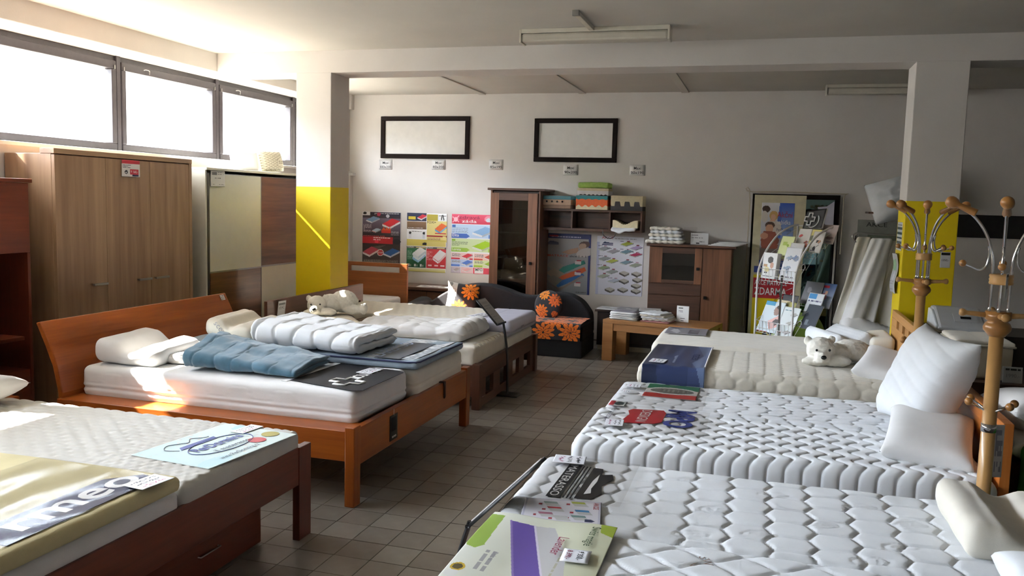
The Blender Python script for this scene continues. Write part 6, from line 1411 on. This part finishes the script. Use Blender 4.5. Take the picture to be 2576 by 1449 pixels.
# ------------------------------------------------------------------ coat racks
def coat_rack(label, x, y, rz, arms):
    t = thing('coat_rack', label, 'coat rack', (x, y, 0), rz, group='wooden coat racks')
    W_ = False
    lathe('pole', [(0, .03), (.034, .03), (.030, .30), (.029, 1.17), (0, 1.17)], (0, 0, 0), 'turned_wood', t, world=W_)
    for k in range(4):
        a = math.pi/4+k*math.pi/2; tube('foot', smooth_path([(.02*math.cos(a), .02*math.sin(a), .12), (.12*math.cos(a), .12*math.sin(a), .09), (.22*math.cos(a), .22*math.sin(a), .03)], 4), .018, 'turned_wood', t, world=W_)
    lathe('band', [(0, .735), (.0315, .735), (.0315, .772), (0, .772)], (0, 0, 0), 'chrome', t, world=W_)
    lathe('collar', [(0, 1.165), (.034, 1.165), (.040, 1.175), (.054, 1.19), (.057, 1.205), (.050, 1.222), (.040, 1.232), (.052, 1.240), (.052, 1.275), (.0, 1.275)], (0, 0, 0), 'turned_wood_dark', t, world=W_)
    for k in range(4):
        a = k*math.pi/2+.2; d = Vector((math.cos(a), math.sin(a), .06)).normalized(); p = Vector((d.x*.04, d.y*.04, 1.257))
        lathe('peg', [(0, 0), (.013, 0), (.011, .06), (.010, .085), (.017, .097), (.018, .108), (.012, .115), (0, .115)], p, 'turned_wood', t, n=12, world=W_, axis=d)
    lathe('ring', [(.030, 1.395), (.046, 1.395), (.049, 1.402), (.046, 1.409), (.049, 1.417), (.046, 1.424), (.049, 1.432), (.046, 1.440), (.030, 1.440), (.030, 1.395)], (0, 0, 0), 'turned_wood', t, world=W_)
    for k in range(arms):
        a = k*2*math.pi/arms; c, s = math.cos(a), math.sin(a)
        P = smooth_path([(.036*c, .036*s, 1.27), (.036*c, .036*s, 1.44), (.044*c, .044*s, 1.53), (.075*c, .075*s, 1.62), (.125*c, .125*s, 1.69), (.185*c, .185*s, 1.735)], 5)
        r_ = tube('arm', P, .0065, 'chrome', t, n=8, world=W_)
        d = Vector((c*.85, s*.85, .40)).normalized(); e = P[-1]
        lathe('ball', [(0, -.075), (.017, -.075), (.018, -.07), (.013, -.005), (.014, .006), (.022, .016), (.0265, .03), (.0265, .042), (.021, .054), (.012, .061), (0, .063)], e, 'turned_wood_dark', r_, n=14, world=W_, axis=d)
        h = smooth_path([(.058*c, .058*s, 1.56), (.054*c, .054*s, 1.52), (.062*c, .062*s, 1.475), (.085*c, .085*s, 1.455), (.12*c, .12*s, 1.468), (.155*c, .155*s, 1.480)], 4)
        hk = tube('hook', h, .005, 'chrome', t, n=8, world=W_)
        lathe('hook_ball', ball_profile(.016, 0), h[-1], 'turned_wood_dark', hk, n=12, world=W_)
    for a in (2.6, 3.6, .3, 5.6):
        c, s = math.cos(a), math.sin(a); hk = tube('low_hook', [(.02*c, .02*s, .83), (.085*c, .085*s, .862)], .005, 'chrome', t, n=8, world=W_)
        lathe('hook_ball', ball_profile(.018, 0), (.095*c, .095*s, .868), 'turned_wood_dark', hk, n=12, world=W_)
    return t
coat_rack('wooden coat rack with four chrome arms at the right edge of the view', 1.005, 4.17, math.radians(-14), 4)
coat_rack('wooden coat rack with eight chrome arms in front of the yellow pillar', .99, 6.0, math.radians(-9.4), 8)
card('price_tag', blank(14, 20, '#e8e8ea').rect(.1, .8, .9, .93, '#333'), (1.075, 5.93, 1.355), (1, .2, 0), Zp, .062, .10, 'white hand-written price tag hanging from the farther coat rack', 'price tag', None, [('1350,-', .14, .42, .7, 'ink_black')])
card('price_tag', blank(14, 20, '#e8e8ea').rect(.1, .85, .9, .93, '#333'), (1.0, 4.07, 1.335), (.35, .9, 0), Zp, .065, .115, 'white price tag hanging from the nearer coat rack', 'price tag', None, [('1350,-', .14, .42, .7, 'ink_black')])
card('care_tag', blank(8, 20, '#dcdce0').lines_text(.1, .1, .9, .9, 8, '#99a', 2), (1.042, 4.20, .52), (1, .3, 0), (0, .03, 1), .042, .24, 'long white paper strip hanging behind the nearer coat rack pole', 'tag')

# ------------------------------------------------------------------ things beyond the right pillar
hd = thing('hanging_duvet', 'long cream duvet hung over a rail beside the right pillar', 'duvet', (1.0, 9.0, .5))
def drape(x0, x1, y, z0, z1, sh, seed, mat='fabric_cream', thick=.055):
    def wp_(P, N):
        k = (z1-P[:, 2])/(z1-z0); Q = P.copy(); xm = (x0+x1)/2; Q[:, 0] = xm+(P[:, 0]-xm)*(.78+.42*k)-sh*k
        Q[:, 1] += .034*np.sin((P[:, 0]-xm)*30+seed+2*k)*(.4+.6*k)+.010*np.sin((P[:, 0]-xm)*75+6*k+seed)-.05*k+.022*vnoise(P*np.array([1, 1, .3]), 9, seed); Q[:, 0] += .02*vnoise(P*np.array([1, 1, .35]), 6, seed+2); return Q
    return soft('hanging_layer', (x0, y, z0), (x1, y+thick, z1), .036, .02, mat, hd, warp=wp_)
drape(.84, 1.00, 8.70, .60, 1.455, .17, 1); drape(.93, 1.17, 8.60, .62, 1.45, .17, 4, 'fabric_white'); drape(1.08, 1.42, 8.68, .58, 1.43, .12, 8)
soft('folded_roll', (.735, 8.48, .50), (1.36, 8.72, .70), .09, .022, 'fabric_white', hd, disp=lambda P, N: .008*np.sin((P[:, 0]-.3*P[:, 2])*2*np.pi/.045)*np.clip(P[:, 0]-.78, 0, 1)*3+.01*vnoise(P, 9, 3), warp=lambda P, N: P-np.outer(np.clip(P[:, 0]-.9, 0, 1)*.3, [0, 0, 1]))
rl = thing('clothes_rail', 'thin metal rail carrying the hanging duvet', 'rail', (1.2, 8.7, 0))
tube('rail_bar', smooth_path([(.83, 8.66, 1.40), (.80, 8.66, 1.46), (.86, 8.66, 1.492), (1.0, 8.66, 1.485), (1.55, 8.66, 1.475)], 6), .009, 'steel', rl); tube('rail_post', [(1.52, 8.66, 0), (1.52, 8.66, 1.48)], .010, 'steel', rl); tube('rail_post', [(.845, 8.85, 0), (.845, 8.85, 1.46), (.845, 8.66, 1.47)], .008, 'steel', rl)
box('rail_foot', (1.30, 8.5, 0), (1.56, 8.9, .02), 'black_metal', rl)
ab = thing('offer_board', 'grey information board with black lettering behind the hanging duvet', 'sign', (1.3, 10.44, 1.2))
box('board', (1.01, 10.43, 1.20), (1.75, 10.449, 1.60), plain('board_grey', '#8e9088', .6), ab)
text('lettering', 'AKCE', (1.10, 10.428, 1.525), Xp, Zp, .22, 'ink_black', ab, h=.05)
R = Raster(40, 30, '#6c7468').ell(.5, .4, .4, .2, '#3c4438').ell(.3, .6, .25, .1, '#54604c').rect(.1, .1, .3, .25, '#8c948c'); sheet('picture', R, (1.12, 10.428, 1.24), Xp, Zp, .3, .2, ab)
shf = tag(box('bracket_shelf', (1.08, 10.1, 1.672), (1.75, 10.44, 1.692), 'walnut_x'), 'small dark wall shelf carrying a white pillow', 'shelf')
pillow('bed_pillow', 'crumpled white pillow on the high wall shelf beside the pillar', 'fabric_cool', (1.50, 10.17, 1.89), (math.radians(78), math.radians(-17), math.radians(5)), .86, .46, .30, pw=.8, wr=.02, pinch=.0)
R = Raster(30, 34, '#d8dce0')
for k in range(5): R.rect(.0, .06+.17*k, 1, .14+.17*k, '#3c5058')
R.rect(0, .84, 1, 1, '#e4e6ea').lines_text(.1, .88, .9, .96, 2, '#445', 3)
card('price_list', R, (1.0835, 7.91, 1.38), Ym, Zp, .27, .235, 'striped price list taped to the side of the yellow pillar', 'sign')
card('plastic_sleeve', Raster(20, 34, '#b4b6ba').ell(.4, .7, .3, .15, '#8cb08c').ell(.6, .4, .3, .2, '#c8ccd0').rect(.5, .8, .9, .95, '#d8a8a0').lines_text(.1, .05, .9, .3, 5, '#9a9aa0', 3), (1.082, 7.92, 1.02), Ym, Zp, .26, .33, 'crumpled plastic sleeve hanging on the yellow pillar', 'sleeve', bend=lambda a, b: .012*np.sin(9*a)+.01*np.sin(7*b)+.012)
tag(box('wall_panel', (2.02, 10.42, 1.44), (3.6, 10.449, 1.69), 'black_gloss'), 'wide glossy black panel on the wall behind the coat racks', 'panel')
dt = thing('dark_desk', 'dark desk carrying the grey machine case', 'desk', (1.8, 7.1, 0))
box('top', (1.235, 6.78, .79), (2.45, 7.48, .815), 'espresso_x', dt)
for x in (1.25, 2.40): box('side_panel', (x, 6.82, 0), (x+.03, 7.46, .79), 'espresso_x', dt)
box('back_panel', (1.28, 7.42, .2), (2.40, 7.45, .79), 'espresso_x', dt)
dc = thing('machine_case', 'pale grey plastic machine case with a carrying handle on the dark desk', 'case', (1.42, 7.1, .816))
prism('case_body', [(6.88, .816), (6.88, .86), (6.90, .875), (7.14, .985), (7.26, .985), (7.30, .95), (7.30, .816)], 'x', 1.27, 1.60, 'device_grey', dc, bev=.02)
prism('case_side', [(6.90, .84), (6.90, .87), (7.12, .965), (7.25, .965), (7.27, .84)], 'x', 1.255, 1.275, plain('device_white', '#cdd2d6', .4), dc, bev=.006)
_hd = Vector((0, .24, .11)).normalized()
for nm, a, b, w_, m in (('handle_recess', .05, .17, .16, 'device_grey'), ('handle', .09, .115, .07, 'black_gloss')):
    p0 = Vector((1.47-w_/2, 6.90, .877))+_hd*a; q = [p0, p0+Vector((w_, 0, 0)), p0+Vector((w_, 0, 0))+_hd*(b-a), p0+_hd*(b-a)]; nn = Vector((0, -.11, .24)).normalized()
    hgt_ = .004 if m == 'device_grey' else .010
    me_ = mesh(nm, [v-nn*.003 for v in q]+[v+nn*hgt_ for v in q], BOXF); link(nm, me_, m, dc)
box('case_base', (1.265, 6.875, .816), (1.605, 7.31, .835), 'device_grey', dc, bev=.006)
br = thing('dark_bed', 'dark brown bed with a wide board behind the honey headboard', 'bed', (2.0, 5.3, 0))
box('mattress_base', (1.16, 4.60, .10), (3.1, 5.45, .50), 'dark_brown_y', br); box('ledge', (1.10, 5.47, .10), (3.1, 6.0, .72), 'walnut_x', br); box('back_board', (1.10, 6.02, .10), (3.1, 6.06, .93), 'espresso_x', br)
for x in (1.18, 3.0): box('leg', (x, 4.65, 0), (x+.06, 4.71, .10), 'dark_brown_z', br); box('leg', (x, 5.9, 0), (x+.06, 5.96, .10), 'dark_brown_z', br)
fs = thing('mattress_sample', 'cut beige mattress sample with quilted top beside the big pillow', 'sample', (1.3, 5.75, .72))
soft('body', (1.13, 5.56, .722), (1.44, 5.98, .93), .025, .012, 'fabric_beige', fs, disp=lambda P, N: -.002*(np.abs(np.sin(np.pi*(P[:, 2]+.04*np.sin(P[:, 0]*22+2*P[:, 1]))/.035)) < .16)+.003*vnoise(P, 8, 3))
soft('quilted_top', (1.125, 5.555, .925), (1.445, 5.985, .95), .012, .012, 'fabric_cream', fs, disp=lambda P, N: .006*np.abs(np.sin(np.pi*P[:, 0]/.16)*np.sin(np.pi*P[:, 1]/.16))**.4*np.clip(N[:, 2], 0, 1))
tube('piping', [(1.125, 5.555, .925), (1.445, 5.555, .925), (1.447, 5.985, .925), (1.125, 5.985, .925)], .007, 'fabric_ivory', fs, n=6, closed=True)
card('price_card', blank(20, 18, '#b9bbb9').lines_text(.15, .75, .9, .92, 1, '#333', 3), (1.375, 5.50, .725), Xp, (0, .15, 1), .105, .095, 'hand-written price card on the dark board beside the mattress sample', 'price tag', None, [('1990,-', .2, .35, .65, 'ink_grey')])
pillow('bed_pillow', 'smooth white pillow on the dark bed behind the nearer coat rack', 'fabric_white', (1.50, 4.86, .70), (math.radians(-6), math.radians(4), math.radians(10)), .68, .48, .22, pw=.45)
pillow('bed_pillow', 'lower cream pillow on the dark bed behind the nearer coat rack', 'fabric_cream', (1.52, 4.80, .57), (0, 0, math.radians(6)), .72, .52, .15, pw=.4)
gb = soft('green_blanket', (1.215, 4.31, 0), (1.80, 4.56, .62), .07, .03, 'green_cloth', None, disp=lambda P, N: .012*np.sin(P[:, 0]*40)*(1-np.abs(N[:, 2]))+.008*vnoise(P, 6, 3))
tag(gb, 'bright green bedding roll at the right edge behind the honey headboard', 'bedding')

for _o in bpy.data.objects:
    for _k in ('_loc', '_rz'):
        if _k in _o: del _o[_k]
